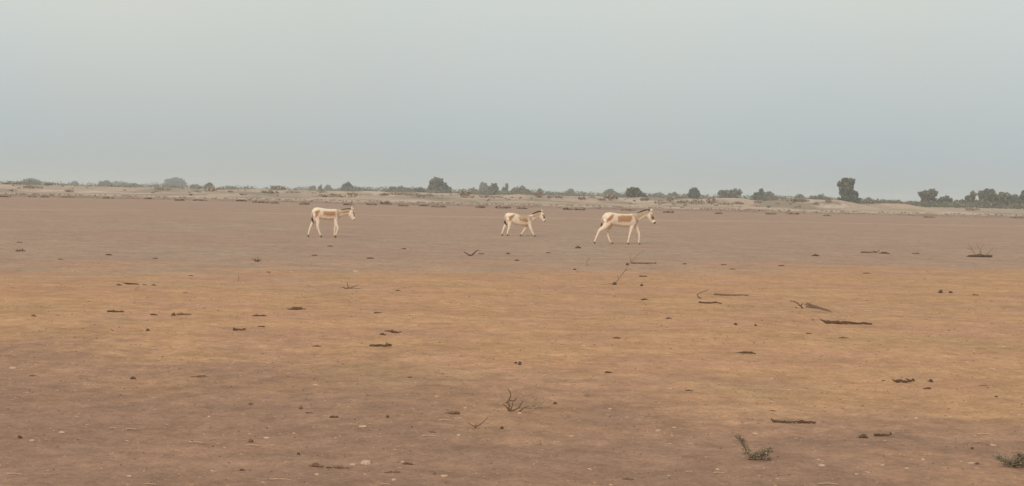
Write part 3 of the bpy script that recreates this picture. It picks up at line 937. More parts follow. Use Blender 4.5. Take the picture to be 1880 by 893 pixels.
def lump(r, rx, ry, rz, rough=.28, cx=0, cy=0, cz=None):
    s_ = r.uniform(0, 50)
    n_ = gnoise(ICO[:, 0] * 1.6 + s_, ICO[:, 1] * 1.6 + ICO[:, 2] * 1.3) + .5 * gnoise(ICO[:, 0] * 4 + s_, ICO[:, 2] * 4 + ICO[:, 1] * 3)
    v = ICO * (1 + rough * 1.6 * n_)[:, None] * np.array((rx, ry, rz))
    v = v + np.array((cx, cy, rz * .62 if cz is None else cz))
    return v, ICOF


def join(parts):
    V_, F_ = [], []
    for v, f in parts:
        o = len(V_)
        V_.extend([tuple(q) for q in v]); F_.extend([tuple(i + o for i in t) for t in f])
    return V_, F_


def stick_geo(r, pts, rad0, rad1, k=6):
    """bent, knobbly tapering stick through pts"""
    P = np.array(pts, float)
    fine = []
    for i in range(len(P) - 1):
        for t in np.linspace(0, 1, 4, endpoint=False):
            fine.append(P[i] * (1 - t) + P[i + 1] * t)
    fine.append(P[-1]); fine = np.array(fine)
    fine[1:-1] += r.normal(size=(len(fine) - 2, 3)) * rad0 * .16
    V_, F_ = [], []
    n_ = len(fine)
    for i, c_ in enumerate(fine):
        t = fine[min(i + 1, n_ - 1)] - fine[max(i - 1, 0)]; t /= np.linalg.norm(t) + 1e-9
        u = np.cross(t, (.2, .5, .84)); u /= np.linalg.norm(u) + 1e-9; v = np.cross(t, u)
        rr = (rad0 * (1 - i / (n_ - 1)) + rad1 * i / (n_ - 1)) * r.uniform(.86, 1.16)
        for j in range(k):
            a_ = 2 * math.pi * j / k
            V_.append(c_ + rr * (u * math.cos(a_) + v * math.sin(a_)))
    for i in range(n_ - 1):
        for j in range(k):
            F_.append((i * k + j, i * k + (j + 1) % k, (i + 1) * k + (j + 1) % k, (i + 1) * k + j))
    F_.append(tuple(range(k))[::-1]); F_.append(tuple(range((n_ - 1) * k, n_ * k)))
    return V_, F_


def chip_geo(r, w, dpt, h, curl=0.0):
    """flat irregular flake with a broken outline, slightly tilted"""
    k = 9
    ang = np.sort(r.uniform(0, 2 * math.pi, k))
    rr = r.uniform(.7, 1.1, k)
    tilt = r.uniform(.1, .35)
    V_ = []
    for zz, s_ in ((0, 1.0), (h, .86)):
        for a_, q in zip(ang, rr):
            x_, y_ = math.cos(a_) * q * s_ * w / 2, math.sin(a_) * q * s_ * dpt / 2
            V_.append((x_, y_, zz + tilt * (y_ + dpt / 2) * .35 + curl * (x_ / w) ** 2 * 4 * h))
    F_ = [(j, (j + 1) % k, k + (j + 1) % k, k + j) for j in range(k)]
    F_ += [tuple(range(k))[::-1], tuple(range(k, 2 * k))]
    return V_, F_


PUTKW = {"dark tent shaped clod with a peak in the middle on the ochre grass": dict(tent=True)}
NEAR_GROUP = {'clod': "dark clods scattered over the plain", 'chip': "pale stone chips on the brown soil", 'stick': "sticks lying on the plain",
              'straw': "bleached straws on the brown soil", 'brown': "brown clods of soil", 'twig': "dead twig tangles on the plain"}


def put(kind, px, py, w, label, h=None, **kw):
    """one thing on the ground whose foot shows at photo point (px, py), w photo pixels wide"""
    P = on_ground(px, py)
    m_ = (P - cam.location).length / FPX          # metres per photo pixel there
    r = np.random.default_rng(int(px * 13 + py * 7))
    Wd = w * m_
    if kind in ('clod', 'brown'):
        Wd *= .92
        hh = (h * m_ if h else Wd * .5) * .86
        if Wd / max(hh, 1e-6) > 2.1:              # a row of lumps
            k = max(3, int(Wd / hh / (.7 if kw.get('tent') else 1.0)))
            parts = []
            for i in range(k):
                x_ = (i + .5) / k - .5
                env = 1 - abs(2 * x_) if kw.get('tent') else (1 - abs(2 * x_) ** 2.2) ** .6
                s_ = r.uniform(.7, 1.15) * max(env, .22) * (1.0 if kw.get('tent') else r.choice((.7, 1.0)))
                parts.append(lump(r, Wd / k * .85, Wd / k * .5, hh * .55 * s_, .32, x_ * Wd, r.uniform(-.25, .25) * hh))
            V_, F_ = join(parts)
        else:
            parts = [lump(r, Wd * .40, Wd * .34, hh * .55, .30)]
            for _ in range(2):
                a_ = r.uniform(0, 6.28)
                parts.append(lump(r, Wd * .2, Wd * .2, hh * .3, .3, Wd * .38 * math.cos(a_), Wd * .33 * math.sin(a_)))
            V_, F_ = join(parts)
        o = mesh_obj("clod" if kind == 'clod' else "soil_clod", V_, F_, m_clod if kind == 'clod' else m_brown, smooth=True)
        cat = "clod"
    elif kind in ('stick', 'pstick'):
        hh = (h * m_ if h else 3.2 * m_)
        k = 5
        sl = kw.get('slope', 0) * m_
        pts = [((i / (k - 1) - .5) * Wd, r.uniform(-.08, .08) * Wd - sl * 6 * (i / (k - 1) - .5), hh * .42 + r.uniform(0, .25) * hh) for i in range(k)]
        parts = [stick_geo(r, pts, hh * .55, hh * .28)]
        for _ in range(kw.get('stubs', 2)):
            q = pts[int(r.integers(0, k))]
            parts.append(stick_geo(r, [q, (q[0] + hh * r.uniform(-2.5, 2.5), q[1] + hh * r.uniform(-1, 1), q[2] + hh * r.uniform(.2, 1.3))], hh * .36, hh * .15))
        V_, F_ = join(parts)
        o = mesh_obj("stick", V_, F_, m_stick if kind == 'stick' else m_pstick)
        cat = "stick"
    elif kind == 'chip':
        V_, F_ = chip_geo(r, Wd * .9, Wd * r.uniform(.40, .75), (h or 3) * m_ * .42, kw.get('curl', 0))
        o = mesh_obj("stone_chip", V_, F_, m_chip); cat = "stone"
    elif kind == 'straw':
        hh = 1.7 * m_
        sl = kw.get('slope', 0)
        pts = [(-Wd / 2, sl * Wd, hh), (-Wd * .1, sl * Wd * .2, hh * 1.5), (Wd * .2, -sl * Wd * .4, hh * 1.2), (Wd / 2, -sl * Wd, hh * .7)]
        V_, F_ = stick_geo(r, pts, hh * .6, hh * .35)
        o = mesh_obj("straw", V_, F_, m_straw); cat = "straw"
    o.location = P
    return tag(o, label, cat, NEAR_GROUP.get(kind if kind != 'pstick' else 'stick'))


def twig_thing(px, py, w, label, branches, cat="dead twigs", name="dead_twig", mat=None, rad_=1.3, base=None, grp=NEAR_GROUP['twig']):
    """branches: polylines of (dx, dz) photo pixels from the foot; each limb is a part of its own"""
    P = on_ground(px, py)
    m_ = (P - cam.location).length / FPX
    r = np.random.default_rng(int(px * 3 + py))
    root = empty(name, P, label, cat, grp)
    for br in branches:
        yo = r.uniform(-.15, .15)
        pts = [(dx * m_, yo * dx * m_, dz * m_ + (0.004 if dz <= 1 else 0)) for dx, dz in br]
        V_, F_ = stick_geo(r, pts, rad_ * m_, rad_ * .4 * m_, 5)
        mesh_obj("branch", V_, F_, mat or m_stick, root)
    if base:
        parts = [lump(r, bw * m_, bw * .7 * m_, bh * m_, .3, bx * m_, 0) for bx, bw, bh in base]
        V_, F_ = join(parts)
        mesh_obj("root_clump", V_, F_, m_clod, root, True)
    return root


for a in (
    # far grey plain
    ('clod', 200, 469, 10, "dark clod alone on the grey plain, far left, level with the dead twig V"),
    ('clod', 285, 475.5, 8, "small dark clod on the grey plain left of the little dry bush"),
    ('pstick', 38, 462, 16, "faint stick on the grey plain at the far left edge"),
    ('brown', 36, 446, 8, "faint brown clod near the left edge, highest on the grey plain"),
    ('brown', 111, 477, 8, "faint brown clod on the grey plain between the left edge and the dark clod"),
    ('clod', 741, 457.5, 8, "dark clod on the grey plain right of the left wild ass, nearest its feet"),
    ('clod', 680, 475, 13, "low double clod on the grey plain midway between left wild ass and dead twig V", 4),
    ('brown', 606, 453, 9, "faint clod on the grey plain under the front feet of the left wild ass"),
    ('brown', 577, 470, 10, "faint flat clod on the grey plain below the hind feet of the left wild ass"),
    ('clod', 493, 500.5, 7, "small round clod where grey plain meets ochre grass, below the little dry bush"),
    ('chip', 653, 499, 15, "pale flat stone alone on the grey plain below the left wild ass", 4),
    ('clod', 884, 467, 11, "dark clod touching the right arm of the dead twig V", 4),
    ('clod', 933, 467, 9, "faint clod on the grey plain right of the dead twig V", 3.5),
    ('clod', 949, 479, 8, "dark slanting clod on the grey plain, lower right of the dead twig V", 4),
    ('brown', 1006, 465, 9, "faint clod on the grey plain below the front feet of the middle wild ass"),
    ('clod', 1061, 456, 10, "dark flat clod just left of the hind feet of the right wild ass", 5),
    ('clod', 1055, 495.5, 6, "tiny dark clod left of the faint dry sprig below the right wild ass"),
    ('clod', 1257, 485.5, 7, "dark clod on the grey plain at the end of the long faint stick"),
    ('brown', 1329, 487, 9, "faint brown clod on the grey plain right of the long faint stick"),
    ('brown', 1345, 495, 10, "faint flat clod on the grey plain just above the ochre grass, right of centre", 3),
    ('clod', 1497, 470.5, 12, "dark two pointed clod alone on the grey plain right of the right wild ass", 6),
    ('pstick', 1595, 465, 28, "left stick of the flat V pair on the right grey plain"),
    ('clod', 1624, 466, 18, "right stick shaped clod of the flat V pair on the right grey plain", 4.5),
    ('brown', 1681, 466.5, 12, "brown clod between the flat V pair and the dead bush on the right", 4),
    ('brown', 1434, 489, 10, "brown clod on the grey plain below and left of the dark two pointed clod", 5),
    ('pstick', 1181, 485, 44, "long faint stick on the grey plain below the right wild ass"),
    ('clod', 1152, 487, 9, "small clod at the left end of the long faint stick", 5),
    # ochre band
    ('clod', 350, 507, 7, "dark round clod at the top edge of the ochre grass on the left"),
    ('clod', 218, 524, 10, "left clod in the short row of four on the ochre grass", 3),
    ('stick', 243, 523, 23, "long dark piece in the short row of four on the ochre grass"),
    ('clod', 265, 523.5, 6, "tiny third piece in the short row of four on the ochre grass", 3),
    ('clod', 282, 524.5, 8, "right clod in the short row of four on the ochre grass", 4),
    ('brown', 340, 538.5, 8, "faint small clod on the ochre grass right below the short row of four"),
    ('stick', 213, 574, 30, "short dark stick on the ochre grass left of the pair of dark clods"),
    ('clod', 282, 578.5, 12, "flat dark clod, left of a pair on the left ochre grass", 5),
    ('clod', 319, 580, 9, "peaked dark clod, right of a pair on the left ochre grass", 7),
    ('pstick', 338, 579, 26, "thin faded stick trailing right from the peaked dark clod"),
    ('clod', 271, 608, 7, "dark clod alone on the ochre grass below the flat dark clod", 6),
    ('clod', 477, 581, 26, "long flat dark clod on the ochre grass left of the tent shaped clod", 4.5),
    ('stick', 439, 607, 22, "straight short dark stick on the ochre grass below the long flat dark clod"),
    ('clod', 480, 601, 12, "small flat clod right of the straight short dark stick", 3.5),
    ('brown', 62, 581, 9, "faint brown clod on the ochre grass near the left edge"),
    ('clod', 545, 568, 34, "dark tent shaped clod with a peak in the middle on the ochre grass", 12),
    ('clod', 731, 534, 8, "small brown clod on the ochre grass right of the forked dead twig"),
    ('clod', 694, 575.5, 13, "small flat clod above the broken clod cluster on the ochre grass", 4),
    ('clod', 703, 613.5, 11, "lower left piece of the broken clod cluster", 4.5),
    ('clod', 713, 609, 14, "peaked upper piece of the broken clod cluster", 5),
    ('stick', 728, 611.5, 18, "thin right end of the broken clod cluster"),
    ('clod', 581, 636.5, 15, "small dark clod on the ochre grass left of the jagged dark stick", 4),
    ('stick', 699, 637, 40, "jagged dark stick on the ochre grass below the broken clod cluster", 4.2),
    ('clod', 1181, 508.5, 13, "flat dark clod at the top edge of the ochre grass right of the leaning sapling", 4),
    ('clod', 1178, 525.5, 6, "round dark clod below the flat clod right of the leaning sapling", 6),
    ('clod', 1183, 551, 12, "dark clod with a short tail on the ochre grass, centre right", 4),
    ('stick', 1304, 557.5, 42, "dark knobbed stick lying under the bent twig"),
    ('pstick', 1340, 543, 56, "pale brown stick right of the bent twig"),
    ('clod', 1350, 597, 8, "dark clod, left of a spaced pair below the bent twig", 5),
    ('clod', 1387, 599, 6, "dark clod, right of a spaced pair below the bent twig", 5),
    ('brown', 1228, 586, 10, "faint brown clod on the ochre grass below and left of the bent twig"),
    ('clod', 1132, 621.5, 15, "flat dark clod alone on the centre right ochre grass", 3.5),
    ('clod', 1369, 649, 38, "dark tapered clod like a fallen bark piece, right of centre", 6),
    ('stick', 1558, 596, 82, "longest dark stick, lying slanted on the right ochre grass", 5.5),
    ('clod', 1485, 613.5, 10, "dark clod below the left end of the longest dark stick", 4),
    ('chip', 1594, 572, 9, "pale little stone above the right end of the longest dark stick", 4),
    ('clod', 1492, 588, 6, "small clod between the smoky twig bundle and the longest dark stick"),
    ('brown', 1549, 621, 18, "faint flat soil clod below the longest dark stick", 3),
    ('clod', 1727, 538.5, 9, "left brown clod of a close pair on the right ochre grass", 8),
    ('clod', 1745, 538.5, 8, "right brown clod of a close pair on the right ochre grass", 5),
    ('brown', 1591, 502.5, 13, "flat brown clod at the top edge of the right ochre grass", 3.5),
    ('brown', 1791, 542.5, 10, "faint brown clod right of the close pair of brown clods"),
    # lower ochre and brown soil
    ('clod', 947, 668, 6, "left smaller lump of the touching pair in the centre ochre grass", 5),
    ('clod', 954, 670, 8, "right larger lump of the touching pair in the centre ochre grass", 8),
    ('clod', 1118, 685, 13, "greenish dark clod alone right of the touching pair of lumps", 5),
    ('clod', 1265, 716.5, 13, "flat dark clod on the lower ochre grass right of centre", 3.5),
    ('clod', 1621.5, 700, 6, "tiny dark lump left of the stick with a raised end"),
    ('stick', 1660, 703, 26, "dark stick with a raised end on the lower right ochre grass", 5),
    ('clod', 1676, 700.5, 8, "round knob at the raised end of the lower right dark stick", 7),
    ('clod', 1709, 701.5, 8, "upper lump of two right of the stick with a raised end", 7),
    ('clod', 1702, 714.5, 13, "lower flat lump of two right of the stick with a raised end", 5),
    ('brown', 1805, 709, 14, "faint brown clod on the lower ochre grass near the right edge", 4),
    ('clod', 1829, 730, 7, "small dark clod on the lower ochre grass close to the right edge", 4),
    ('stick', 1442, 777, 44, "left dark stick of two lying end to end on the lower right", 4.5),
    ('stick', 1482, 778, 32, "right knobbed dark stick of two lying end to end on the lower right", 5),
    ('clod', 1585, 804, 16, "round dark clod with a pale side left of the short straight stick", 9),
    ('stick', 1620, 801, 31, "short straight dark stick right of the round clod on the lower right", 4),
    ('brown', 1418, 755, 10, "faint brown clod above the two sticks lying end to end", 4),
    ('clod', 243.5, 696.5, 12, "black smooth clod alone on the brown soil on the left", 6.5),
    ('brown', 61, 690.5, 12, "faint brown clod right of the pale stone at the far left", 4),
    ('brown', 367, 693, 32, "low ridged brown clod right of the black smooth clod", 6),
    ('brown', 460, 743, 9, "brown clod on the soil below the low ridged clod", 5),
    ('clod', 36, 805, 9, "dark notched clod at the lower left edge", 7),
    ('brown', 460, 812, 13, "brown clod above the pale straw on the lower left", 7),
    ('clod', 445, 864, 10, "dark clod near the bottom edge on the left", 5),
    ('brown', 553, 751, 8, "upright brown clod, upper of a pair on the brown soil left of centre", 7),
    ('clod', 568, 759, 12, "flat dark clod, lower of a pair on the brown soil left of centre", 5),
    ('clod', 613, 767, 14, "smooth dark oblong clod right of the pair left of centre", 5.5),
    ('clod', 711, 767, 6, "small round dark lump left of the brown slab and pale straws", 6),
    ('clod', 548, 836, 6, "round dark ball on the brown soil above the broken crust row", 7),
    ('brown', 580, 857, 26, "left heap of the broken crust row near the bottom", 10),
    ('clod', 605, 860, 11, "dark middle lump of the broken crust row near the bottom", 5),
    ('brown', 627, 860, 26, "arched right heap of the broken crust row near the bottom", 10),
    ('clod', 748, 853, 17, "dark oblong clod right of the large pale flake near the bottom", 5),
    ('brown', 722, 868, 34, "low flat brown clod near the bottom below the large pale flake", 5),
    ('clod', 752, 693.5, 8, "small clod on the ochre edge left of centre", 3.5),
    ('brown', 830, 760, 24, "sloping brown slab above two pale straws left of centre", 8),
    ('brown', 794, 794.5, 11, "brown clod just above a pale straw left of centre", 4),
    ('clod', 921.7, 788, 7, "round dark ball below the upright dry sprig", 7),
    ('brown', 798, 871, 7, "small brown lump near the bottom left of centre", 5),
    ('clod', 1019, 742, 9, "dark clod right of the upright dry sprig", 5),
    ('brown', 1152, 881, 17, "brown flat clod at the bottom edge right of centre", 5),
    ('clod', 1794, 853, 8, "small dark clod touching the right end of a pale stone", 4.5),
    ('clod', 1785, 825, 6, "small dark lump above the pale stone at the lower right", 5),
):
    put(*a[:6], **PUTKW.get(a[4], {}))

for a in (
    ('chip', 23, 677, 16, "pale stone at the far left where ochre meets brown soil", 4.5),
    ('chip', 113, 795, 14, "pale stone on the lower left, upper of two near the left edge", 4.5),
    ('chip', 58.5, 810, 11, "pale stone on the lower left beside the dark notched clod", 5),
    ('straw', 241, 790, 18, "bright short straw on the left brown soil"),
    ('straw', 208, 789, 12, "faint straw just left of the bright short straw"),
    ('straw', 360.5, 814, 26, "curved pale straw on the lower left brown soil", None),
    ('chip', 384, 766, 8, "small pale stone above the curved pale straw", 4),
    ('straw', 463, 820, 24, "pale straw lying under a brown clod on the lower left"),
    ('chip', 237, 875, 13, "faint pale stone near the bottom left", 4),
    ('straw', 27, 872, 26, "faint long straw at the bottom left corner"),
    ('straw', 277, 891, 20, "pale straw cut by the bottom edge on the left"),
    ('chip', 579, 708, 14, "pale stone at the ochre edge left of centre", 4),
    ('chip', 665, 784, 18, "bright flat stone on the brown soil left of centre", 4),
    ('chip', 540, 797, 7, "small bright pebble on the brown soil left of centre", 4.5),
    ('chip', 490, 805, 14, "pale stone left of the small bright pebble", 4),
    ('chip', 671, 852, 29, "large pale flake, biggest and brightest on the brown soil", 10),
    ('chip', 648, 854, 14, "small pale flake touching the left of the large pale flake", 5),
    ('straw', 516, 882, 42, "slanting pale straw near the bottom left of centre"),
    ('chip', 582, 872, 10, "pale stone below the left heap of the broken crust row", 5),
    ('chip', 739, 849, 8, "pale stone touching the dark oblong clod near the bottom", 5),
    ('straw', 824, 692, 14, "pale straw on the ochre edge left of centre"),
    ('chip', 854, 750, 9, "bright pebble right of the sloping brown slab", 4.5),
    ('straw', 818, 773, 25, "pale straw below the sloping brown slab"),
    ('chip', 843, 800, 11, "pale stone below the pale straw left of centre", 4),
    ('straw', 788, 802, 27, "faint wide straw left of the pale stone near the centre"),
    ('chip', 815, 875, 16, "pale stone near the bottom left of centre", 4),
    ('chip', 723, 882, 14, "pale stone near the bottom below the low flat brown clod", 4.5),
    ('straw', 708, 891, 16, "pale straw at the bottom edge left of centre"),
    ('chip', 932, 755, 9, "pale stone at the foot of the upright dry sprig", 5),
    ('chip', 953, 760, 11, "pale stone right of the foot of the upright dry sprig", 6),
    ('chip', 1120, 752, 10, "pale stone right of the upright dry sprig on the brown soil", 4),
    ('chip', 1208, 792, 14, "bright peaked stone, left of a pair right of centre", 4.5),
    ('chip', 1238, 786, 10, "bright stone, right of a pair right of centre", 4),
    ('chip', 1049, 802, 11, "pale stone on the brown soil below the upright dry sprig", 5),
    ('chip', 981, 854, 6, "tiny pale pebble near the bottom centre", 5),
    ('chip', 1386, 797, 11, "pale stone above the grey green weed", 4.5),
    ('chip', 1317, 863, 9, "bright stone, upper of two left of the grey green weed", 5),
    ('straw', 1320, 870, 21, "bright straw, lower of two left of the grey green weed"),
    ('straw', 1265, 868, 12, "short pale straw left of the bright pair near the weed"),
    ('chip', 1121, 891, 10, "pale stone at the bottom edge right of centre", 4),
    ('chip', 1681, 769, 11, "faint pale stone on the lower right soil", 4.5),
    ('straw', 1808, 799, 29, "long pale straw on the lower right near the edge"),
    ('chip', 1823, 819, 14, "bright stone above the weed at the right edge", 5),
    ('chip', 1695, 845, 10, "pale stone, left of the stone with a dark clod at the lower right", 5),
    ('chip', 1620, 855, 9, "pale stone below the short straight stick", 5),
    ('chip', 1665, 861, 10, "pale stone right of the one below the short straight stick", 4),
    ('chip', 1509, 856, 15, "pale flat stone right of the grey green weed", 4.5),
    ('chip', 1503, 845, 9, "faint pale stone just above the pale flat one right of the weed", 4),
    ('chip', 1573, 872, 9, "bright pebble, left of two at the bottom right", 5),
    ('chip', 1595, 869, 7, "smaller bright pebble, right of two at the bottom right", 5),
    ('chip', 1784, 852, 17, "pale stone with a small dark clod at its right end", 5),
    ('straw', 1520, 890, 36, "pale straw at the bottom edge on the right"),
    ('chip', 1873, 763, 9, "pale stone at the right edge on the lower ochre grass", 4),
):
    put(*a)

# dead twigs, sprigs and weeds
twig_thing(865, 470, 28, "dark dead twig shaped like a flat V on the grey plain", [[(0, 0), (-6, 3), (-14, 7)], [(0, 0), (5, 5), (9, 9), (14, 11)]], rad_=1.6)
twig_thing(471, 481, 16, "little dark dry bush on the grey plain left of the left wild ass", [[(0, 0), (-4, 3), (-8, 4)], [(0, 0), (2, 5), (3, 9)], [(0, 0), (4, 3), (8, 6)], [(-1, 0), (-2, 4), (-4, 7)], [(1, 0), (5, 2), (9, 2)]], cat="dry bush", name="dry_bush", rad_=1.0)
twig_thing(641, 530, 32, "forked dead twig on the ochre grass right of the left wild ass", [[(0, 0), (-7, 1), (-13, 3)], [(0, 0), (8, 4), (18, 8)], [(0, 0), (-3, 6), (-4, 12)], [(2, 0), (14, 0), (30, -1)]], mat=m_pstick, rad_=1.5)
twig_thing(1127, 523, 32, "leaning dead sapling with a dark root, below the right wild ass",
           [[(2, 0), (-8, 2), (-17, 0), (-26, -1)], [(2, 2), (8, 10), (18, 24), (30, 42), (46, 58), (56, 64)], [(18, 24), (24, 28), (34, 30)], [(30, 42), (28, 52), (30, 60)], [(8, 10), (6, 18)]],
           cat="dead sapling", name="dead_sapling", mat=m_faint, rad_=1.0, base=[(1, 4, 3)])
twig_thing(1079, 488, 14, "faint dry sprig between the middle and right wild asses, on the grey plain", [[(0, 0), (-2, 6), (1, 12), (-3, 20)], [(1, 12), (5, 16)]], cat="dry sprig", name="dry_sprig", mat=m_faint, rad_=.9)
twig_thing(437, 518, 10, "thin upright dry stem on the left ochre grass", [[(0, 0), (1, 6), (0, 14)], [(1, 6), (4, 9)]], cat="dry sprig", name="dry_sprig", mat=m_faint, rad_=.8)
twig_thing(1290, 549, 30, "bent hooked twig standing on the right ochre grass", [[(-2, 0), (-9, 4), (-10, 8), (-2, 12), (10, 17)]], mat=m_pstick, rad_=1.4)
twig_thing(1798, 472, 48, "dead bush with a flat dark base on the right grey plain",
           [[(-6, 1), (-12, 12), (-20, 22)], [(-2, 2), (2, 12), (8, 24)], [(4, 1), (2, 10), (-6, 24)], [(8, 1), (18, 10), (24, 18)], [(-12, 12), (-22, 15)], [(0, 1), (-26, 0)], [(2, 1), (26, -1)]],
           cat="dry bush", name="dry_bush", mat=m_faint, rad_=.9, base=[(-12, 9, 2.2), (1, 8, 3.2), (13, 9, 2.6)])
twig_thing(1474, 567, 44, "dark stub of twig with a smoky grey bundle trailing right on the ochre grass",
           [[(0, 0), (-4, 5), (-14, 12), (-24, 14)], [(-4, 5), (-1, 10)], [(-10, -1), (-14, 2)]], rad_=1.5)
twig_thing(1508, 574, 46, "smoky grey bundle of fine twigs lying slanted left of the longest dark stick",
           [[(-30, 14), (-10, 9), (14, 2)], [(-28, 10), (-6, 7), (18, 1)], [(-24, 13), (0, 6), (20, 0)], [(-18, 12), (4, 7), (16, 4)], [(-26, 16), (-12, 12), (2, 8)]], mat=m_pstick, rad_=1.5)
twig_thing(935, 756, 44, "upright dark dry sprig with a knotted top on the brown soil at the centre",
           [[(-1, 0), (0, 10), (-3, 18), (2, 28), (1, 36), (-4, 42)], [(-3, 18), (-8, 16)], [(0, 20), (8, 20), (14, 26)], [(-1, 2), (-5, 8), (-12, 14)], [(1, 0), (5, 10), (6, 18)], [(2, 0), (16, 6), (24, 20)], [(18, 0), (24, 6), (36, 12)]],
           cat="dry sprig", name="dry_sprig", mat=m_sprig, rad_=1.6)
twig_thing(971, 750, 50, "spread of pale dry stalks right of the upright dark sprig",
           [[(-14, -4), (0, 2), (14, 6), (20, 14)], [(-18, -2), (-16, 8)], [(10, -2), (20, 6), (30, 16)], [(0, 0), (12, 8), (8, 16)], [(14, 2), (34, 4), (48, 8)], [(-6, 0), (-4, 10)], [(12, 0), (4, 12)]],
           cat="dry stalks", name="dry_stalks", mat=m_faint, rad_=1.2)
twig_thing(1079, 728, 30, "fine brown dry tuft on the lower ochre grass right of the upright sprig",
           [[(0, 0), (-6, 6), (-12, 9)], [(0, 0), (2, 7), (1, 12)], [(0, 0), (7, 4), (14, 7)], [(0, 0), (-3, 8), (-6, 13)], [(2, 0), (10, 1), (18, 2)], [(0, 0), (-10, 2)]],
           cat="dry tuft", name="dry_tuft", mat=m_faint, rad_=1.0)
twig_thing(873, 787, 22, "small dark dry sprig between the brown slab and the round dark ball", [[(0, 0), (0, 6), (2, 9)], [(0, 3), (8, 7), (14, 12), (22, 20)], [(0, 2), (-6, 6), (-14, 10)]], cat="dry sprig", name="dry_sprig", mat=m_sprig, rad_=1.2)


def weed(px, py, label, arms, n, base_pts):
    P = on_ground(px, py)
    m_ = (P - cam.location).length / FPX
    r = np.random.default_rng(int(px))
    root = empty("weed", P, label, "weed", "grey green weeds on the brown soil")
    sv, sf = [], []
    lv, lf, lc = [], [], []
    for arm in arms:
        pts = [np.array((dx * m_, r.uniform(-.02, .02), dz * m_)) for dx, dz, _ in arm]
        wd = [q[2] * m_ for q in arm]
        for i in range(len(pts) - 1):
            limb(sv, sf, pts[i], pts[i + 1], 1.1 * m_, .7 * m_, 5)
        for _ in range(n):
            t = r.uniform(0, len(pts) - 1.001); i = int(t); f_ = t - i
            c = pts[i] * (1 - f_) + pts[i + 1] * f_
            ww = (wd[i] * (1 - f_) + wd[i + 1] * f_) * 1.45
            c = c + r.normal(size=3) * ww * np.array((.5, .5, .4)); c[2] = max(c[2], .004)
            u = r.normal(size=3); u[2] = abs(u[2]) * .8; u /= np.linalg.norm(u)
            v = np.cross(u, r.normal(size=3)); v /= np.linalg.norm(v)
            ln = r.uniform(2.2, 5.0) * m_; wi = ln * .22
            o = len(lv)
            lv += [c, c + u * ln * .5 + v * wi, c + u * ln, c + u * ln * .5 - v * wi]
            lf.append((o, o + 1, o + 2, o + 3))
            g_ = np.array((0.270, 0.232, 0.158)) * r.uniform(.6, 1.4) if r.random() < .60 else np.array((.29, .200, .130))
            lc += [g_] * 4
    mesh_obj("stem", sv, sf, m_sprig, root)
    mesh_obj("leaves", lv, lf, m_weed, root, colors=np.array(lc))
    parts = [lump(r, bw * m_, bw * .7 * m_, bh * m_, .3, bx * m_, 0) for bx, bw, bh in base_pts]
    V_, F_ = join(parts)
    mesh_obj("root_clump", V_, F_, m_brown, root, True)


weed(1386, 844, "grey green weed with a tall left arm and short right arm on brown soil",
     [[(-6, 2, 4), (-14, 12, 5), (-20, 24, 5), (-26, 36, 3), (-36, 42, 2)], [(-4, 2, 5), (6, 8, 6), (14, 10, 6)], [(8, 3, 5), (18, 10, 6), (27, 20, 5)]], 480,
     [(-5, 7, 2), (6, 7, 2.2), (26, 4, 2)])
weed(1860, 858, "grey green weed at the right edge of the photo, low and spreading",
     [[(0, 3, 5), (-14, 10, 6), (-28, 16, 3)], [(2, 4, 7), (8, 14, 8), (14, 22, 6)], [(4, 2, 6), (18, 8, 7), (26, 14, 5)]], 520, [(-4, 7, 2.4), (10, 8, 2.4)])

# loose grit, crumbs and bits of straw nobody could count
r = np.random.default_rng(21)


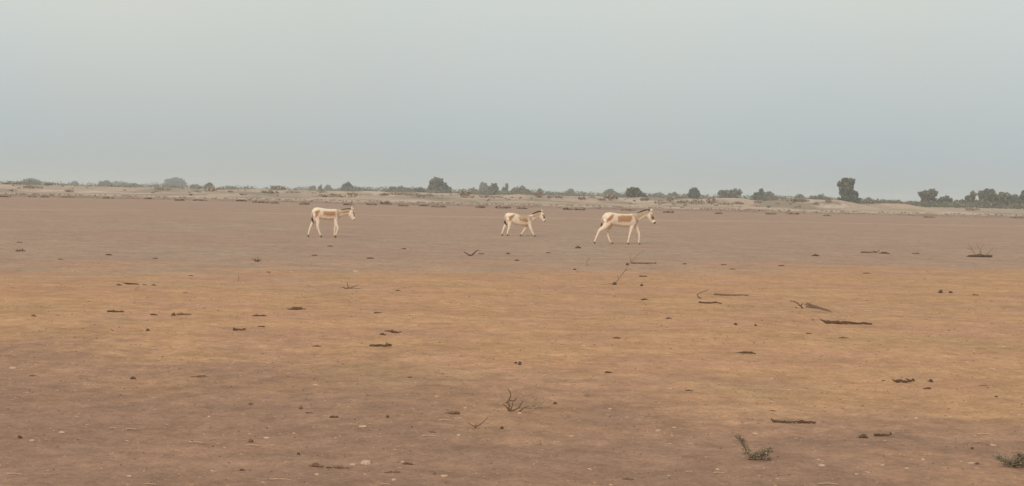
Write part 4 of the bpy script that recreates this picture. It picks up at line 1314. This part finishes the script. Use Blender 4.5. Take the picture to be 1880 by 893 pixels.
def litter(name, label, n, mat, lo, hi, flat, y0, y1, stretch=1.0, tints=None):
    d = y0 * (y1 / y0) ** r.random(n)
    x = r.uniform(-.42, .42, n) * d
    z = height(x, d)
    s_ = r.uniform(lo, hi, n) * (d / 14) ** .35
    k = 6
    th = np.linspace(0, 2 * math.pi, k, endpoint=False)[None] + r.uniform(0, 6, (n, 1))
    rr = r.uniform(.6, 1.2, (n, k))
    a = r.uniform(0, math.pi, n)
    px_ = np.cos(th) * rr * s_[:, None] * stretch; py_ = np.sin(th) * rr * s_[:, None] / stretch
    X_ = x[:, None] + px_ * np.cos(a)[:, None] - py_ * np.sin(a)[:, None]
    Y_ = d[:, None] + px_ * np.sin(a)[:, None] + py_ * np.cos(a)[:, None]
    Z_ = np.repeat((z - .003)[:, None], k, 1)
    top = np.stack([x, d, z + s_ * flat], 1)[:, None]
    V_ = np.concatenate([np.stack([X_, Y_, Z_], 2), top], 1).reshape(-1, 3)
    base = np.arange(n)[:, None] * (k + 1)
    j = np.arange(k)
    F_ = np.stack([base + j, base + (j + 1) % k, np.repeat(base + k, k, 1)], 2).reshape(-1, 3)
    C_ = None
    t = np.array(tints)[r.integers(0, len(tints), n)] * r.uniform(.8, 1.2, (n, 1))
    C_ = np.repeat(t, k + 1, 0)
    o = mesh_obj(name, V_, F_, mat, colors=C_)
    return tag(o, label, None, None, "stuff")


m_grit = tint_mat("grit", 0.95, 30.0, 0.1)
litter("soil_crumbs", "loose crumbs of soil strewn over the plain", 11000, m_grit, .004, .015, .8, 8.5, 75,
       1.0, [(.30, .19, .12), (.17, .105, .066), (.38, .24, .14), (.24, .15, .092)])
litter("straw_bits", "short bits of dead straw strewn over the plain", 6000, m_grit, .006, .016, .35, 8.5, 45,
       2.4, [(.48, .33, .20), (.42, .28, .17), (.24, .15, .09), (.52, .37, .25)])

# ------------------------------------------------------------------ dust haze over the plain
hz = mesh_obj("haze", [(x, y, z) for z in (-1.6, 13.0) for y in (-2600, 2600) for x in (-2600, 2600)],
              [(0, 2, 3, 1), (4, 5, 7, 6), (0, 1, 5, 4), (2, 6, 7, 3), (0, 4, 6, 2), (1, 3, 7, 5)], None)
m, n, l, p = new_mat("dust_haze")
n.remove(p)
pv = n.new("ShaderNodeVolumePrincipled")
pv.inputs['Color'].default_value = (0.77, 0.83, 0.85, 1)
pv.inputs['Density'].default_value = 0.00055
pv.inputs['Anisotropy'].default_value = 0.0
l.new(pv.outputs['Volume'], n["Material Output"].inputs['Volume'])
hz.data.materials.append(m)
tag(hz, "thin dust haze lying over the whole plain", None, None, "stuff")
